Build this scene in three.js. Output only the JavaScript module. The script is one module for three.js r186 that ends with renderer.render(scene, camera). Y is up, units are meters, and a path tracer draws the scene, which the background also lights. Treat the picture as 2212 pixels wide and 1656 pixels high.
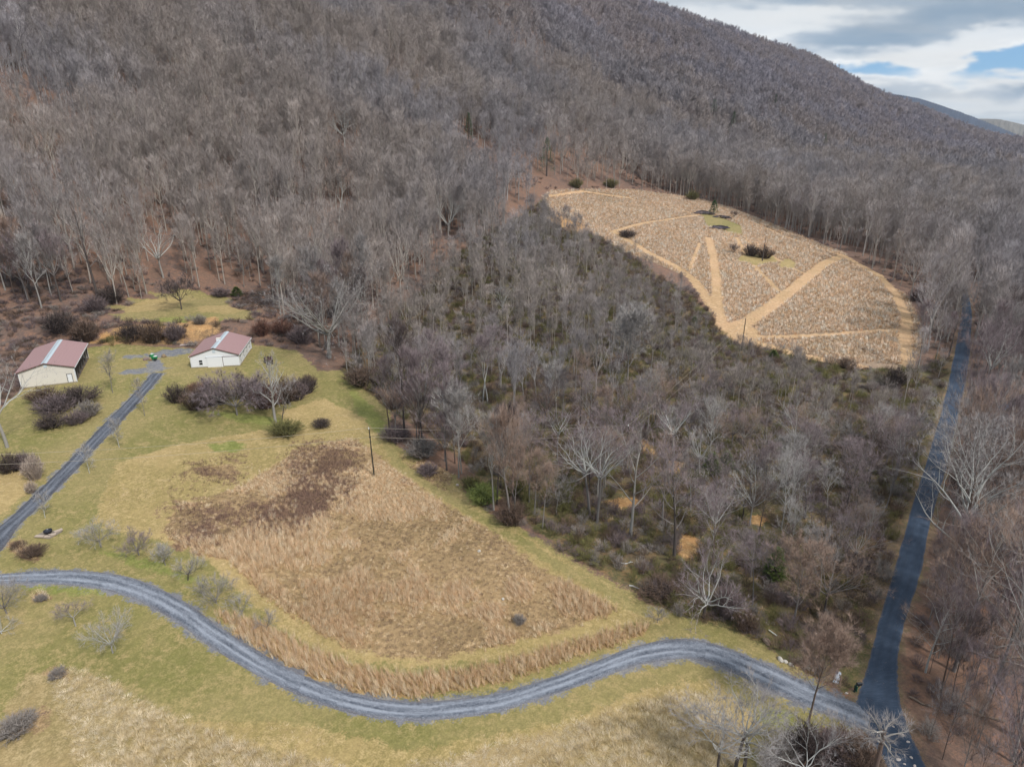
import * as THREE from 'three';
import { mergeGeometries } from 'three/addons/utils/BufferGeometryUtils.js';

// ---------------------------------------------------------------- camera, sky, sun, exposure
const EYE = 67, FOC = 1475, PITCH = THREE.MathUtils.degToRad(20.7), SP = Math.sin(PITCH), CP = Math.cos(PITCH);
const scene = new THREE.Scene();
const camera = new THREE.PerspectiveCamera(2 * Math.atan(828 / FOC) * 180 / Math.PI, 1024 / 766, 1, 30000);
camera.position.set(0, EYE, 0);
camera.lookAt(0, EYE - SP, -CP);
scene.add(camera);
const renderer = new THREE.WebGLRenderer({ antialias: true });
renderer.toneMapping = THREE.LinearToneMapping;
renderer.toneMappingExposure = 1.2;
renderer.shadowMap.enabled = true;

// seeded random and noise
function rng(seed) { let a = seed >>> 0; return () => { a = (a + 0x6D2B79F5) | 0; let t = Math.imul(a ^ (a >>> 15), 1 | a); t = (t + Math.imul(t ^ (t >>> 7), 61 | t)) ^ t; return ((t ^ (t >>> 14)) >>> 0) / 4294967296; }; }
const clamp = (x, a = 0, b = 1) => Math.min(b, Math.max(a, x));
const ss = (a, b, x) => { x = clamp((x - a) / (b - a)); return x * x * (3 - 2 * x); };
const mix = (a, b, t) => a + (b - a) * t;
const NS = 512, NT = new Float32Array(NS * NS);
{ const r = rng(77); for (let i = 0; i < NS * NS; i++) NT[i] = r(); }
function vn(x, y) {
  const xi = Math.floor(x), yi = Math.floor(y); let fx = x - xi, fy = y - yi;
  fx = fx * fx * (3 - 2 * fx); fy = fy * fy * (3 - 2 * fy);
  const x0 = xi & 511, x1 = (xi + 1) & 511, y0 = (yi & 511) << 9, y1 = ((yi + 1) & 511) << 9;
  const a = NT[y0 + x0], b = NT[y0 + x1], c = NT[y1 + x0], d = NT[y1 + x1];
  return a + (b - a) * fx + (c - a + (a - b - c + d) * fx) * fy;
}
function fbm(x, y, o = 4) { let s = 0, a = 0.5, n = 0; for (let i = 0; i < o; i++) { s += a * vn(x, y); n += a; a *= 0.5; x = x * 2.03 + 17.7; y = y * 2.03 + 41.3; } return s / n; }
const lin = (c) => { c /= 255; return c <= 0.04045 ? c / 12.92 : Math.pow((c + 0.055) / 1.055, 2.4); };
const ALB = 0.92;                                        // from how bright a thing shows to how light it is
const C = (r, g, b, k = ALB) => [lin(r) * k, lin(g) * k, lin(b) * k];

const sunDir = new THREE.Vector3(0.42, 0.72, 0.5).normalize();
const sun = new THREE.DirectionalLight(new THREE.Color(1.0, 0.96, 0.91), 3.0);
sun.position.copy(sunDir).multiplyScalar(900).add(new THREE.Vector3(0, 0, -300));
sun.target.position.set(0, 0, -300);
sun.castShadow = true; sun.shadow.radius = 13; sun.shadow.mapSize.set(4096, 4096);
Object.assign(sun.shadow.camera, { left: -900, right: 900, top: 900, bottom: -900, near: 10, far: 3000 });
scene.add(sun, sun.target);

function fromAbove(x, y, z) { const f = -z * CP - y * SP; return f < 0.05 ? null : [1106 + FOC * x / f, 828 - FOC * (y * CP - z * SP) / f]; }
const CLOUDS = [[1591, 43, 95, 35, 0, 0.15], [1775, 0, 210, 13, 0, 0.75], [1808, 32, 120, 18, 0, 0.12], [2070, 26, 170, 26, -0.1, 0.9], [1892, 77, 125, 34, -0.15, 0.85], [2040, 62, 90, 16, -0.2, 0.7], [2125, 92, 110, 20, -0.25, 0.08], [1942, 123, 150, 12, 0.03, 0.1], [2170, 126, 85, 19, -0.3, -1.1], [1892, 150, 90, 12, 0.1, -0.85], [2025, 160, 52, 20, 0, 0], [2142, 187, 34, 24, 0, 0], [1990, 200, 65, 12, 0, 0.5], [2170, 199, 60, 16, -0.1, 0.9], [2108, 232, 150, 15, 0, 0.1], [2158, 247, 45, 5, 0, 0.55], [2090, 180, 40, 12, 0, -0.3]];
{ // broken overcast: sheets of cloud over pale blue, seen edge-on towards the horizon
  const W = 4096, H = 2048, data = new Float32Array(W * H * 4);
  for (let row = 0; row < H; row++) {
    const up = ((row + 0.5) / H - 0.5) * Math.PI, y = Math.sin(up), cu = Math.cos(up);
    for (let col = 0; col < W; col++) {
      const i = (row * W + col) * 4;
      data[i + 3] = 1;
      if (y < -0.02) { data[i] = 0.16; data[i + 1] = 0.15; data[i + 2] = 0.14; continue; }
      const az = ((col + 0.5) / W - 0.5) * 2 * Math.PI, yy = Math.max(y, 0) + 0.07, k = cu / yy, x = Math.cos(az) * k, z = Math.sin(az) * k;
      const wx = fbm(x * 0.7 + 5, z * 0.7 + 9, 3) - 0.5, wz = fbm(x * 0.7 + 55, z * 0.7 + 3, 3) - 0.5;
      const n = fbm(x * 0.36 + wx * 1.1 + 30.4, z * 0.36 + wz * 1.1 + 12.2, 5), m = fbm(x * 1.3 + wx * 2 + 90, z * 1.3 + wz * 2 + 70, 4);
      let t = clamp((n * 0.8 + m * 0.2 - 0.42) * 6, -1, 1);           // -1 open sky, 0 bright thin cloud, 1 thick grey cloud
      const q = fromAbove(Math.cos(az) * cu, y, Math.sin(az) * cu);
      if (q && q[0] > 1000 && q[1] > -500) {
        const wu = q[0] + 130 * (fbm(q[0] * 0.016, q[1] * 0.05, 4) - 0.5), wv = q[1] + 34 * (fbm(q[0] * 0.018 + 40, q[1] * 0.06 + 7, 4) - 0.5);
        let sw = 0.06, sv = 0.06 * t;
        for (const [cu2, cv, ru, rv, an, val] of CLOUDS) { const dx = wu - cu2, dy = wv - cv, c = Math.cos(an), s = Math.sin(an), e = ((dx * c + dy * s) / ru) ** 2 + ((-dx * s + dy * c) / rv) ** 2; if (e < 9) { const w = Math.exp(-e * 1.1); sw += w; sv += w * val; } }
        const keep = 1 - ss(0, 1, Math.max(1450 - q[0], -20 - q[1]) / 300);
        t = mix(t, sv / sw + 0.55 * (m - 0.5), clamp(keep));
      }
      const open_ = clamp(-t), thick = clamp(t), hz = Math.exp(-Math.max(y, 0) * 9);
      const blue = [mix(0.15, 0.38, hz), mix(0.34, 0.64, hz), mix(0.66, 0.84, hz)], gr = 0.9 + 0.35 * (m - 0.5);
      const cloud = [mix(0.96, 0.2, thick) * gr, mix(0.985, 0.325, thick) * gr, mix(1.0, 0.475, thick) * gr], zen = 0.86 * (1 + 0.25 * ss(0.16, 0.9, y));
      for (let c = 0; c < 3; c++) data[i + c] = zen * mix(mix(cloud[c], blue[c], ss(0.05, 0.85, open_)), [0.72, 0.77, 0.8][c], ss(0.05, 0, y) * 0.5);
    }
  }
  const t = new THREE.DataTexture(data, W, H, THREE.RGBAFormat, THREE.FloatType);
  t.mapping = THREE.EquirectangularReflectionMapping; t.magFilter = THREE.LinearFilter; t.needsUpdate = true;
  scene.background = t; scene.environment = t;
}
scene.backgroundIntensity = 1; scene.environmentIntensity = 1;

// ---------------------------------------------------------------- helpers: names, labels, geometry
const used = {};
function numbered(n) { const k = used[n] = (used[n] ?? -1) + 1; return k ? n + '_' + String(k).padStart(3, '0') : n; }
function tag(o, label, category, group, kind) { if (label) o.userData.label = label; if (category) o.userData.category = category; if (group) o.userData.group = group; if (kind) o.userData.kind = kind; return o; }
function thing(name, label, category, pos = [0, 0, 0], turn = 0, group) { const g = new THREE.Group(); g.name = numbered(name); g.position.set(...pos); g.rotation.y = turn; scene.add(g); return tag(g, label, category, group); }
function mesh(name, geo, mat, parent) { const m = new THREE.Mesh(geo, mat); m.castShadow = m.receiveShadow = true; if (parent) { m.name = name; parent.add(m); } else { m.name = numbered(name); scene.add(m); } return m; }
function copyOf(o, label, pos, turn = 0, scale = 1, group) { const c = o.clone(); c.name = numbered(o.name.replace(/_\d+$/, '')); c.position.set(...pos); c.rotation.y = turn; if (typeof scale === 'number') c.scale.setScalar(scale); else c.scale.set(...scale); c.userData = { ...o.userData }; if (label) c.userData.label = label; if (group) c.userData.group = group; scene.add(c); return c; }
const std = (c, rough = 0.9, extra = {}) => { const m = new THREE.MeshStandardMaterial({ roughness: rough, ...extra }); if (c) m.color.setRGB(...c); return m; };
const box = (x0, x1, y0, y1, z0, z1) => { const g = new THREE.BoxGeometry(x1 - x0, y1 - y0, z1 - z0); g.translate((x0 + x1) / 2, (y0 + y1) / 2, (z0 + z1) / 2); return g; };
const cyl = (r0, r1, h, n = 12) => { const g = new THREE.CylinderGeometry(r1, r0, h, n); g.translate(0, h / 2, 0); return g; };
const merge = (a) => mergeGeometries(a.map((g) => { const h = g.index ? g.toNonIndexed() : g; for (const k of Object.keys(h.attributes)) if (!['position', 'normal', 'uv'].includes(k)) h.deleteAttribute(k); return h; }));

// collects tubes and thin blades, then makes one geometry
class MB {
  constructor() { this.p = []; this.n = []; this.i = []; this.c = []; this.col = [1, 1, 1]; }
  vert(x, y, z, nx, ny, nz) { this.p.push(x, y, z); this.n.push(nx, ny, nz); this.c.push(...this.col); return this.p.length / 3 - 1; }
  tube(pts, rad, sides) { // pts: [[x,y,z]...], rad: radii
    let prev = null;
    for (let k = 0; k < pts.length; k++) {
      const a = pts[Math.max(0, k - 1)], b = pts[Math.min(pts.length - 1, k + 1)];
      let dx = b[0] - a[0], dy = b[1] - a[1], dz = b[2] - a[2]; const l = Math.hypot(dx, dy, dz) || 1; dx /= l; dy /= l; dz /= l;
      let ux, uy, uz; if (Math.abs(dy) < 0.95) { ux = dz; uy = 0; uz = -dx; } else { ux = 0; uy = dz; uz = -dy; }
      const ul = Math.hypot(ux, uy, uz) || 1; ux /= ul; uy /= ul; uz /= ul;
      const vx = dy * uz - dz * uy, vy = dz * ux - dx * uz, vz = dx * uy - dy * ux, ring = [];
      for (let s = 0; s < sides; s++) { const t = s / sides * 6.28318, c = Math.cos(t), q = Math.sin(t), nx = ux * c + vx * q, ny = uy * c + vy * q, nz = uz * c + vz * q; ring.push(this.vert(pts[k][0] + nx * rad[k], pts[k][1] + ny * rad[k], pts[k][2] + nz * rad[k], nx, ny, nz)); }
      if (prev) for (let s = 0; s < sides; s++) { const t = (s + 1) % sides; this.i.push(prev[s], prev[t], ring[s], prev[t], ring[t], ring[s]); }
      prev = ring;
    }
  }
  blade(a, b, w, side) { // a thin triangle from a to b, its face turned up where it can be
    let s = side; const h = w / 2, dx = b[0] - a[0], dy = b[1] - a[1], dz = b[2] - a[2];
    let n = nrm3([s[1] * dz - s[2] * dy, s[2] * dx - s[0] * dz, s[0] * dy - s[1] * dx]);
    if (n[1] < 0) { s = [-s[0], -s[1], -s[2]]; n = [-n[0], -n[1], -n[2]]; }
    n = nrm3([n[0], n[1] + 0.15, n[2]]);
    this.i.push(this.vert(a[0] - s[0] * h, a[1] - s[1] * h, a[2] - s[2] * h, ...n), this.vert(a[0] + s[0] * h, a[1] + s[1] * h, a[2] + s[2] * h, ...n), this.vert(b[0], b[1], b[2], ...n));
  }
  get tris() { return this.i.length / 3; }
  geo(colors) { const g = new THREE.BufferGeometry(); g.setAttribute('position', new THREE.Float32BufferAttribute(this.p, 3)); g.setAttribute('normal', new THREE.Float32BufferAttribute(this.n, 3)); if (colors) g.setAttribute('color', new THREE.Float32BufferAttribute(this.c, 3)); g.setIndex(this.i); return g; }
}
const nrm3 = (v) => { const l = Math.hypot(...v) || 1; return [v[0] / l, v[1] / l, v[2] / l]; };
function instanced(name, geo, mat, list, parent) { // list: {p:[x,y,z], r, s:[sx,sy,sz], tilt:[ax,az], c:[r,g,b]}
  const m = new THREE.InstancedMesh(geo, mat, list.length), o = new THREE.Object3D(), col = new THREE.Color();
  o.rotation.order = 'XZY';
  list.forEach((e, k) => { o.position.set(...e.p); o.rotation.set(e.tilt?.[0] ?? 0, e.r, e.tilt?.[1] ?? 0); o.scale.set(...e.s); o.updateMatrix(); m.setMatrixAt(k, o.matrix); if (e.c) m.setColorAt(k, col.setRGB(...e.c)); });
  m.castShadow = m.receiveShadow = true; m.frustumCulled = false;
  if (parent) { m.name = name; parent.add(m); } else { m.name = numbered(name); scene.add(m); }
  return m;
}

// ---------------------------------------------------------------- lie of the land (X right, D ahead of the camera, metres)
const sOf = (X, D) => -0.755 * X + 0.656 * D, tOf = (X, D) => 0.656 * X + 0.755 * D;
const CREST = [[-3000, 322], [900, 316], [1471, 290], [1620, 288], [1769, 281], [1939, 269], [2033, 268], [2202, 271], [2444, 256], [2635, 231], [2914, 198], [3247, 160], [3560, 132], [4124, 92], [4862, 48], [6500, 20], [12000, 5]];
function crest(t) { for (let k = 1; k < CREST.length; k++) if (t < CREST[k][0]) return mix(CREST[k - 1][1], CREST[k][1], clamp((t - CREST[k - 1][0]) / (CREST[k][0] - CREST[k - 1][0]))); return 5; }
function foot(s, t) { const q = Math.min(s, 420) - 45; return (0.05 + 0.065 * ss(120, 230, t)) * 0.5 * (q + Math.sqrt(q * q + 900)); }
const pads = [];
function land0(X, D) {
  const s = sOf(X, D), t = tOf(X, D), f = foot(s, t), c = crest(t) + 9 * (vn(t * 0.006, 3.3) - 0.5);
  const u = clamp((s - 235) / 615), far = s > 850 ? 1 - 0.55 * ss(850, 1500, s) : 1;
  let h = f + (c - f) * Math.pow(u, 1.22 + 1.7 * ss(1700, 4200, t)) * far;
  h += ss(300, 480, s) * (1 - 0.9 * ss(700, 850, s)) * 26 * (fbm(X * 0.006 + 4, D * 0.006 + 8, 3) - 0.5);
  h -= 110 * ss(1500, 3300, D) * (1 - ss(330, 800, s));
  h += 0.5 * (vn(X * 0.035, D * 0.035) - 0.5) + 0.25 * (vn(X * 0.11 + 9, D * 0.11) - 0.5);
  return h;
}
const BANK = [[-140, 186], [-128, 186.5], [-112, 190], [-97, 189.5], [-86, 193], [-76, 197]];     // cut bank behind the farm yard
function bank(X, D) {
  if (X < -160 || X > -60 || D < 150 || D > 290) return 0;
  let k = 1; while (k < BANK.length - 1 && X > BANK[k][0]) k++;
  const a = BANK[k - 1], b = BANK[k], d = D - mix(a[1], b[1], clamp((X - a[0]) / (b[0] - a[0]), -0.5, 1.3));
  return 2.6 * ss(0, 5.5, d) * (1 - ss(22, 50, d)) * ss(-160, -138, X) * (1 - ss(-80, -66, X));
}
function land(X, D) {
  let h = land0(X, D) + bank(X, D);
  for (const p of pads) { const x = Math.abs((X - p.x) * p.c + (D - p.d) * p.s) - p.hw, z = Math.abs(-(X - p.x) * p.s + (D - p.d) * p.c) - p.hl, q = Math.max(x, z); if (q < 5) h = mix(p.h, h, ss(0.6, 5, q)); }
  return h;
}
const ray = (u, v) => { const a = (u - 1106) / FOC, b = (828 - v) / FOC; return [a, -SP + CP * b, CP + SP * b]; };
function at(u, v) { // the place on the ground that the photograph shows at (u, v) of its 2212 x 1656 view: [X, y, D]
  const r = ray(u, v); let k = 25, step = 2;
  for (; k < 9000; k += step) { if (EYE + r[1] * k <= land(r[0] * k, r[2] * k)) break; step = k < 400 ? 1 : 4; }
  let lo = k - step, hi = k;
  for (let n = 0; n < 14; n++) { k = (lo + hi) / 2; if (EYE + r[1] * k <= land(r[0] * k, r[2] * k)) hi = k; else lo = k; }
  return [r[0] * k, land(r[0] * k, r[2] * k), r[2] * k];
}
const xyz = (p, up = 0) => [p[0], p[1] + up, -p[2]];
const place = (X, D, up = 0) => [X, land(X, D) + up, -D];
function seen(X, y, D) { const z = CP * D - SP * (y - EYE); return z < 1 ? null : [1106 + FOC * X / z, 828 - FOC * ((y - EYE) * CP + D * SP) / z, z]; }
const tall = (p, v) => { const b = (828 - v) / FOC; return EYE + (-SP + CP * b) / (CP + SP * b) * p[2] - p[1]; };   // height of a thing at p whose top shows at v

// the two barns' corners, as they stand on the ground
function barnSpot(fl, fr, br) {
  const A = at(...fl), B = at(...fr), Cc = at(...br), th = Math.atan2(B[2] - A[2], B[0] - A[0]), w = Math.hypot(B[0] - A[0], B[2] - A[2]), l = Math.hypot(Cc[0] - B[0], Cc[2] - B[2]);
  const x = (A[0] + B[0]) / 2 - Math.sin(th) * l / 2, d = (A[2] + B[2]) / 2 + Math.cos(th) * l / 2;
  return { x, d, th, w, l, h: (A[1] + B[1] + Cc[1]) / 3 };
}
const P = 1 / 1.3888;
const spotL = barnSpot([63.4 * P, 1165.6 * P], [231 * P, 1151 * P], [266 * P, 1068.7 * P]);
const spotR = barnSpot([575.2 * P, 1104 * P], [720 * P, 1100 * P], [758 * P, 1041.4 * P]);
for (const b of [spotL, spotR]) pads.push({ x: b.x, d: b.d, c: Math.cos(b.th), s: Math.sin(b.th), hw: b.w / 2, hl: b.l / 2, h: b.h });

// ---------------------------------------------------------------- what covers the ground where: a plan at 0.25 m
const Z = { litter: 0, lawn: 1, meadow: 2, thicket: 3, field: 4, path: 5, weeds: 6, dirt: 7, gravel: 8, green: 9, reeds: 10, tussock: 11, verge: 12, short: 13, bankbrush: 14 };
const PX0 = -300, PD0 = 30, PSTEP = 0.25, PW = 2720, PH = 1960, plan = new Uint8Array(PW * PH);
function fillPoly(pts, z) {
  let d0 = 1e9, d1 = -1e9; for (const p of pts) { d0 = Math.min(d0, p[1]); d1 = Math.max(d1, p[1]); }
  for (let r = Math.max(0, Math.floor((d0 - PD0) / PSTEP)); r <= Math.min(PH - 1, (d1 - PD0) / PSTEP); r++) {
    const D = PD0 + (r + 0.5) * PSTEP, xs = [];
    for (let k = 0; k < pts.length; k++) { const a = pts[k], b = pts[(k + 1) % pts.length]; if ((a[1] <= D) !== (b[1] <= D)) xs.push(a[0] + (D - a[1]) / (b[1] - a[1]) * (b[0] - a[0])); }
    xs.sort((a, b) => a - b);
    for (let k = 0; k + 1 < xs.length; k += 2) for (let c = Math.max(0, Math.ceil((xs[k] - PX0) / PSTEP - 0.5)); c <= Math.min(PW - 1, (xs[k + 1] - PX0) / PSTEP - 0.5); c++) plan[r * PW + c] = z;
  }
}
const flat = (pts) => pts.map(([u, v]) => { const p = at(u, v); return [p[0], p[2]]; });
const zone = (z, ...pts) => fillPoly(flat(pts), z);
function track(z, w, ...pts) { // a strip w metres wide along a line
  const q = flat(pts);
  for (let k = 0; k + 1 < q.length; k++) {
    const [x0, d0] = q[k], [x1, d1] = q[k + 1], l = Math.hypot(x1 - x0, d1 - d0) || 1, nx = -(d1 - d0) / l * w / 2, nd = (x1 - x0) / l * w / 2;
    fillPoly([[x0 + nx, d0 + nd], [x1 + nx, d1 + nd], [x1 - nx, d1 - nd], [x0 - nx, d0 - nd]], z);
    fillPoly(Array.from({ length: 12 }, (_, i) => [x1 + w / 2 * Math.cos(i * 0.5236), d1 + w / 2 * Math.sin(i * 0.5236)]), z);
  }
}
function blot(z, u, v, ru, rv, turn = 0) { zone(z, ...Array.from({ length: 18 }, (_, i) => { const a = i * 0.349, k = 0.8 + 0.4 * vn(u + i * 3.1, v), x = ru * k * Math.cos(a), y = rv * k * Math.sin(a); return [u + x * Math.cos(turn) - y * Math.sin(turn), v + x * Math.sin(turn) + y * Math.cos(turn)]; })); }
zone(Z.thicket, [735, 800], [850, 890], [990, 985], [1200, 1180], [1460, 1330], [1640, 1390], [1830, 1500], [1860, 1470], [1900, 1330], [1960, 1100], [2040, 860], [2075, 760], [1990, 790], [1590, 745], [1540, 680], [1320, 520], [1170, 430], [1000, 540], [800, 720]);
zone(Z.lawn, [-400, 1800], [-300, 960], [0, 880], [40, 846], [185, 752], [255, 742], [330, 748], [410, 752], [545, 742], [640, 758], [690, 800], [735, 800], [800, 850], [845, 890], [836, 925], [852, 958], [903, 990], [985, 1030], [1010, 1066], [1075, 1122], [1130, 1142], [1200, 1185], [1290, 1240], [1400, 1300], [1460, 1330], [1560, 1350], [1640, 1390], [1760, 1470], [1830, 1508], [1870, 1530], [1880, 1570], [1760, 1580], [1650, 1620], [1600, 1800]);
zone(Z.lawn, [215, 668], [260, 650], [310, 632], [380, 622], [470, 632], [540, 655], [575, 690], [470, 692], [380, 697], [260, 692]);
blot(Z.short, 330, 660, 70, 12, -0.1); blot(Z.short, 480, 668, 50, 9); for (const [u, v, a, b] of [[300, 638, 40, 7], [255, 652, 34, 7], [530, 660, 44, 9], [240, 672, 30, 6], [440, 694, 44, 4], [350, 628, 26, 5], [470, 634, 30, 5], [565, 684, 24, 8], [330, 697, 30, 4]]) blot(Z.litter, u, v, a, b, 0.1);
zone(Z.short, [250, 1000], [380, 960], [560, 930], [690, 945], [830, 960], [960, 1060], [1080, 1140], [1250, 1260], [1380, 1320], [1350, 1360], [1150, 1415], [900, 1440], [740, 1420], [600, 1350], [500, 1260], [420, 1195], [300, 1160], [200, 1130]);
zone(Z.short, [600, 890], [700, 860], [790, 905], [830, 950], [720, 960], [640, 940]);
zone(Z.short, [-200, 1050], [0, 1020], [80, 1010], [60, 1060], [0, 1120], [-200, 1200]);
zone(Z.short, [380, 1560], [600, 1560], [900, 1620], [1200, 1560], [1420, 1480], [1560, 1470], [1640, 1560], [1500, 1656], [700, 1700]);
zone(Z.short, [825, 955], [850, 968], [900, 998], [980, 1040], [1005, 1074], [1072, 1130], [1128, 1152], [1200, 1194], [1290, 1250], [1400, 1310], [1450, 1340], [1400, 1350], [1310, 1300], [1160, 1215], [1000, 1105], [930, 1065]);
zone(Z.meadow, [690, 960], [760, 945], [800, 970], [850, 1010], [930, 1070], [1000, 1110], [1080, 1160], [1160, 1220], [1250, 1270], [1310, 1300], [1332, 1315], [1300, 1332], [1200, 1365], [1080, 1395], [950, 1420], [850, 1422], [760, 1400], [700, 1370], [640, 1330], [590, 1300], [540, 1255], [495, 1212], [430, 1195], [380, 1180], [350, 1150], [370, 1110], [440, 1080], [520, 1050], [600, 1000], [640, 970]);
zone(Z.reeds, [465, 1318], [560, 1343], [650, 1393], [760, 1437], [870, 1460], [1000, 1450], [1150, 1412], [1290, 1372], [1395, 1345], [1405, 1365], [1300, 1402], [1150, 1452], [1000, 1492], [880, 1508], [780, 1500], [690, 1470], [600, 1424], [520, 1378]);
zone(Z.tussock, [60, 1450], [140, 1440], [230, 1470], [350, 1540], [480, 1590], [560, 1620], [640, 1640], [760, 1660], [800, 1800], [-200, 1800], [-100, 1600], [0, 1560], [30, 1500]);
zone(Z.tussock, [880, 1660], [1100, 1602], [1250, 1562], [1400, 1512], [1500, 1490], [1560, 1510], [1610, 1590], [1560, 1700], [860, 1800]);
zone(Z.weeds, [640, 985], [700, 958], [745, 985], [752, 1060], [720, 1120], [640, 1142], [575, 1162], [562, 1110], [500, 1115], [520, 1090], [620, 1060]);
zone(Z.weeds, [368, 1080], [432, 1085], [492, 1110], [502, 1160], [430, 1192], [383, 1172], [425, 1132]);
blot(Z.weeds, 470, 1018, 52, 14); blot(Z.weeds, 45, 1190, 50, 12, 0.5); blot(Z.weeds, 128, 1452, 26, 12); blot(Z.weeds, 88, 1290, 18, 7); blot(Z.weeds, 60, 1560, 60, 26, -0.5);
blot(Z.weeds, 935, 1015, 40, 14, 0.4);
blot(Z.green, 490, 965, 34, 12); blot(Z.green, 800, 895, 70, 16, 0.9); blot(Z.green, 540, 905, 90, 9, 0.15); blot(Z.green, 400, 690, 70, 6); blot(Z.green, 150, 1275, 120, 7, 0.05); blot(Z.green, 330, 1225, 110, 8, 0.3); blot(Z.green, 1040, 1060, 40, 16, 0.5); blot(Z.green, 1700, 1560, 70, 22, 0.3);
track(Z.lawn, 2.2, [825, 940], [860, 1000], [930, 1052], [1040, 1118], [1160, 1190], [1280, 1260], [1390, 1320]);
zone(Z.field, [1172, 425], [1190, 412], [1260, 408], [1380, 410], [1450, 420], [1520, 432], [1580, 450], [1700, 497], [1820, 545], [1900, 600], [1960, 640], [1988, 690], [1995, 720], [1985, 770], [1950, 800], [1890, 795], [1800, 780], [1740, 772], [1650, 748], [1590, 745], [1555, 715], [1545, 680], [1510, 630], [1490, 600], [1420, 570], [1350, 545], [1300, 515], [1250, 495], [1200, 475]);
track(Z.path, 4.2, [1325, 500], [1400, 545], [1460, 575], [1500, 605], [1525, 640], [1550, 680], [1568, 720], [1600, 737], [1660, 747], [1740, 770], [1860, 792]);
track(Z.path, 5.2, [1585, 718], [1650, 672], [1720, 620], [1780, 570], [1822, 552]);
track(Z.path, 4.2, [1530, 512], [1541, 550], [1547, 600], [1550, 660], [1562, 700]);
track(Z.path, 2.6, [1590, 512], [1610, 545], [1640, 585], [1682, 628]);
track(Z.path, 2.6, [1605, 515], [1660, 548], [1740, 592]);
track(Z.path, 3.4, [1325, 500], [1400, 480], [1505, 465]);
track(Z.path, 2.6, [1185, 424], [1260, 413], [1360, 427], [1450, 448], [1520, 466]);
track(Z.path, 2.6, [1600, 728], [1700, 727], [1800, 722], [1900, 714], [1960, 712]);
track(Z.path, 4.0, [1822, 552], [1900, 595], [1940, 640], [1960, 690], [1955, 735], [1965, 790]);
track(Z.path, 2.0, [1490, 582], [1512, 525]);
track(Z.path, 2.0, [1590, 462], [1700, 512], [1822, 552]);
zone(Z.path, [1560, 700], [1600, 690], [1640, 715], [1640, 742], [1590, 742]);
zone(Z.lawn, [1515, 458], [1560, 470], [1600, 487], [1606, 508], [1570, 502], [1525, 486]);
blot(Z.short, 1640, 560, 40, 12); blot(Z.short, 1700, 570, 20, 10);
zone(Z.bankbrush, [192, 738], [262, 704], [300, 700], [280, 726], [240, 748]); blot(Z.dirt, 222, 730, 26, 6, -0.4);
zone(Z.bankbrush, [398, 690], [472, 688], [476, 716], [440, 730], [405, 742]); blot(Z.dirt, 430, 708, 30, 7, -0.1); blot(Z.dirt, 455, 690, 14, 6);
zone(Z.bankbrush, [245, 742], [300, 700], [395, 696], [402, 742], [330, 746]);
blot(Z.dirt, 1225, 485, 50, 14, 0.3); blot(Z.dirt, 1395, 965, 22, 12, 0.7); blot(Z.dirt, 1350, 1085, 40, 14); blot(Z.dirt, 1465, 1010, 20, 14); blot(Z.dirt, 1640, 1125, 18, 12); blot(Z.dirt, 1490, 1180, 26, 30);
blot(Z.gravel, 365, 763, 55, 7, -0.1); blot(Z.gravel, 310, 800, 55, 6, -0.1); blot(Z.gravel, 290, 770, 20, 4); blot(Z.gravel, 335, 790, 20, 14);

// ---------------------------------------------------------------- the roads, from the two edges of each
function edges(rows) { return rows.map(([a, b, c, d]) => { const p = at(a, b), q = at(c, d); return [[p[0], p[2]], [q[0], q[2]]]; }); }
const driveRows = edges([[-260, 1262, -260, 1290], [-100, 1246, -100, 1272], [0, 1239, 0, 1262], [133, 1231, 133, 1263], [267, 1243, 262, 1285], [345, 1270, 325, 1312], [412, 1307, 388, 1350], [482, 1357, 452, 1396], [578, 1417, 553, 1458], [672, 1464, 655, 1506], [745, 1492, 732, 1534], [871, 1514, 868, 1556], [971, 1511, 975, 1552], [1071, 1497, 1080, 1536], [1171, 1469, 1183, 1505], [1271, 1434, 1284, 1470], [1371, 1395, 1380, 1437], [1475, 1379, 1475, 1424], [1545, 1390, 1538, 1433], [1614, 1415, 1600, 1462], [1712, 1457, 1700, 1509], [1812, 1502, 1800, 1550], [1885, 1530, 1872, 1580]]);
const roadRows = edges([[1990, 1830, 2110, 1830], [1950, 1730, 2045, 1730], [1918, 1656, 2002, 1656], [1886, 1605, 1974, 1600], [1862, 1560, 1956, 1556], [1850, 1520, 1946, 1520], [1858, 1490, 1941, 1480], [1875, 1437, 1940, 1430], [1892, 1371, 1950, 1366], [1931, 1237, 1989, 1237], [1968, 1104, 2017, 1104], [1995, 1019, 2043, 1019], [2035, 886, 2074, 886], [2058, 786, 2093, 786], [2072, 712, 2099, 712], [2078, 676, 2100, 676], [2076, 640, 2094, 640], [2060, 600, 2076, 600]]);
const laneRows = edges([[-130, 1240, -70, 1260], [-60, 1174, 0, 1190], [6, 1130, 46, 1130], [54, 1086, 94, 1086], [123, 1019, 160, 1019], [188, 952, 222, 952], [253, 886, 284, 886], [299, 838, 326, 838], [316, 819, 342, 819], [327, 806, 352, 806]]);
const sideRows = edges([[2085, 900, 2085, 918], [2102, 893, 2104, 910], [2150, 878, 2155, 894], [2212, 850, 2216, 866], [2330, 815, 2336, 830], [2500, 770, 2508, 784]]);
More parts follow.
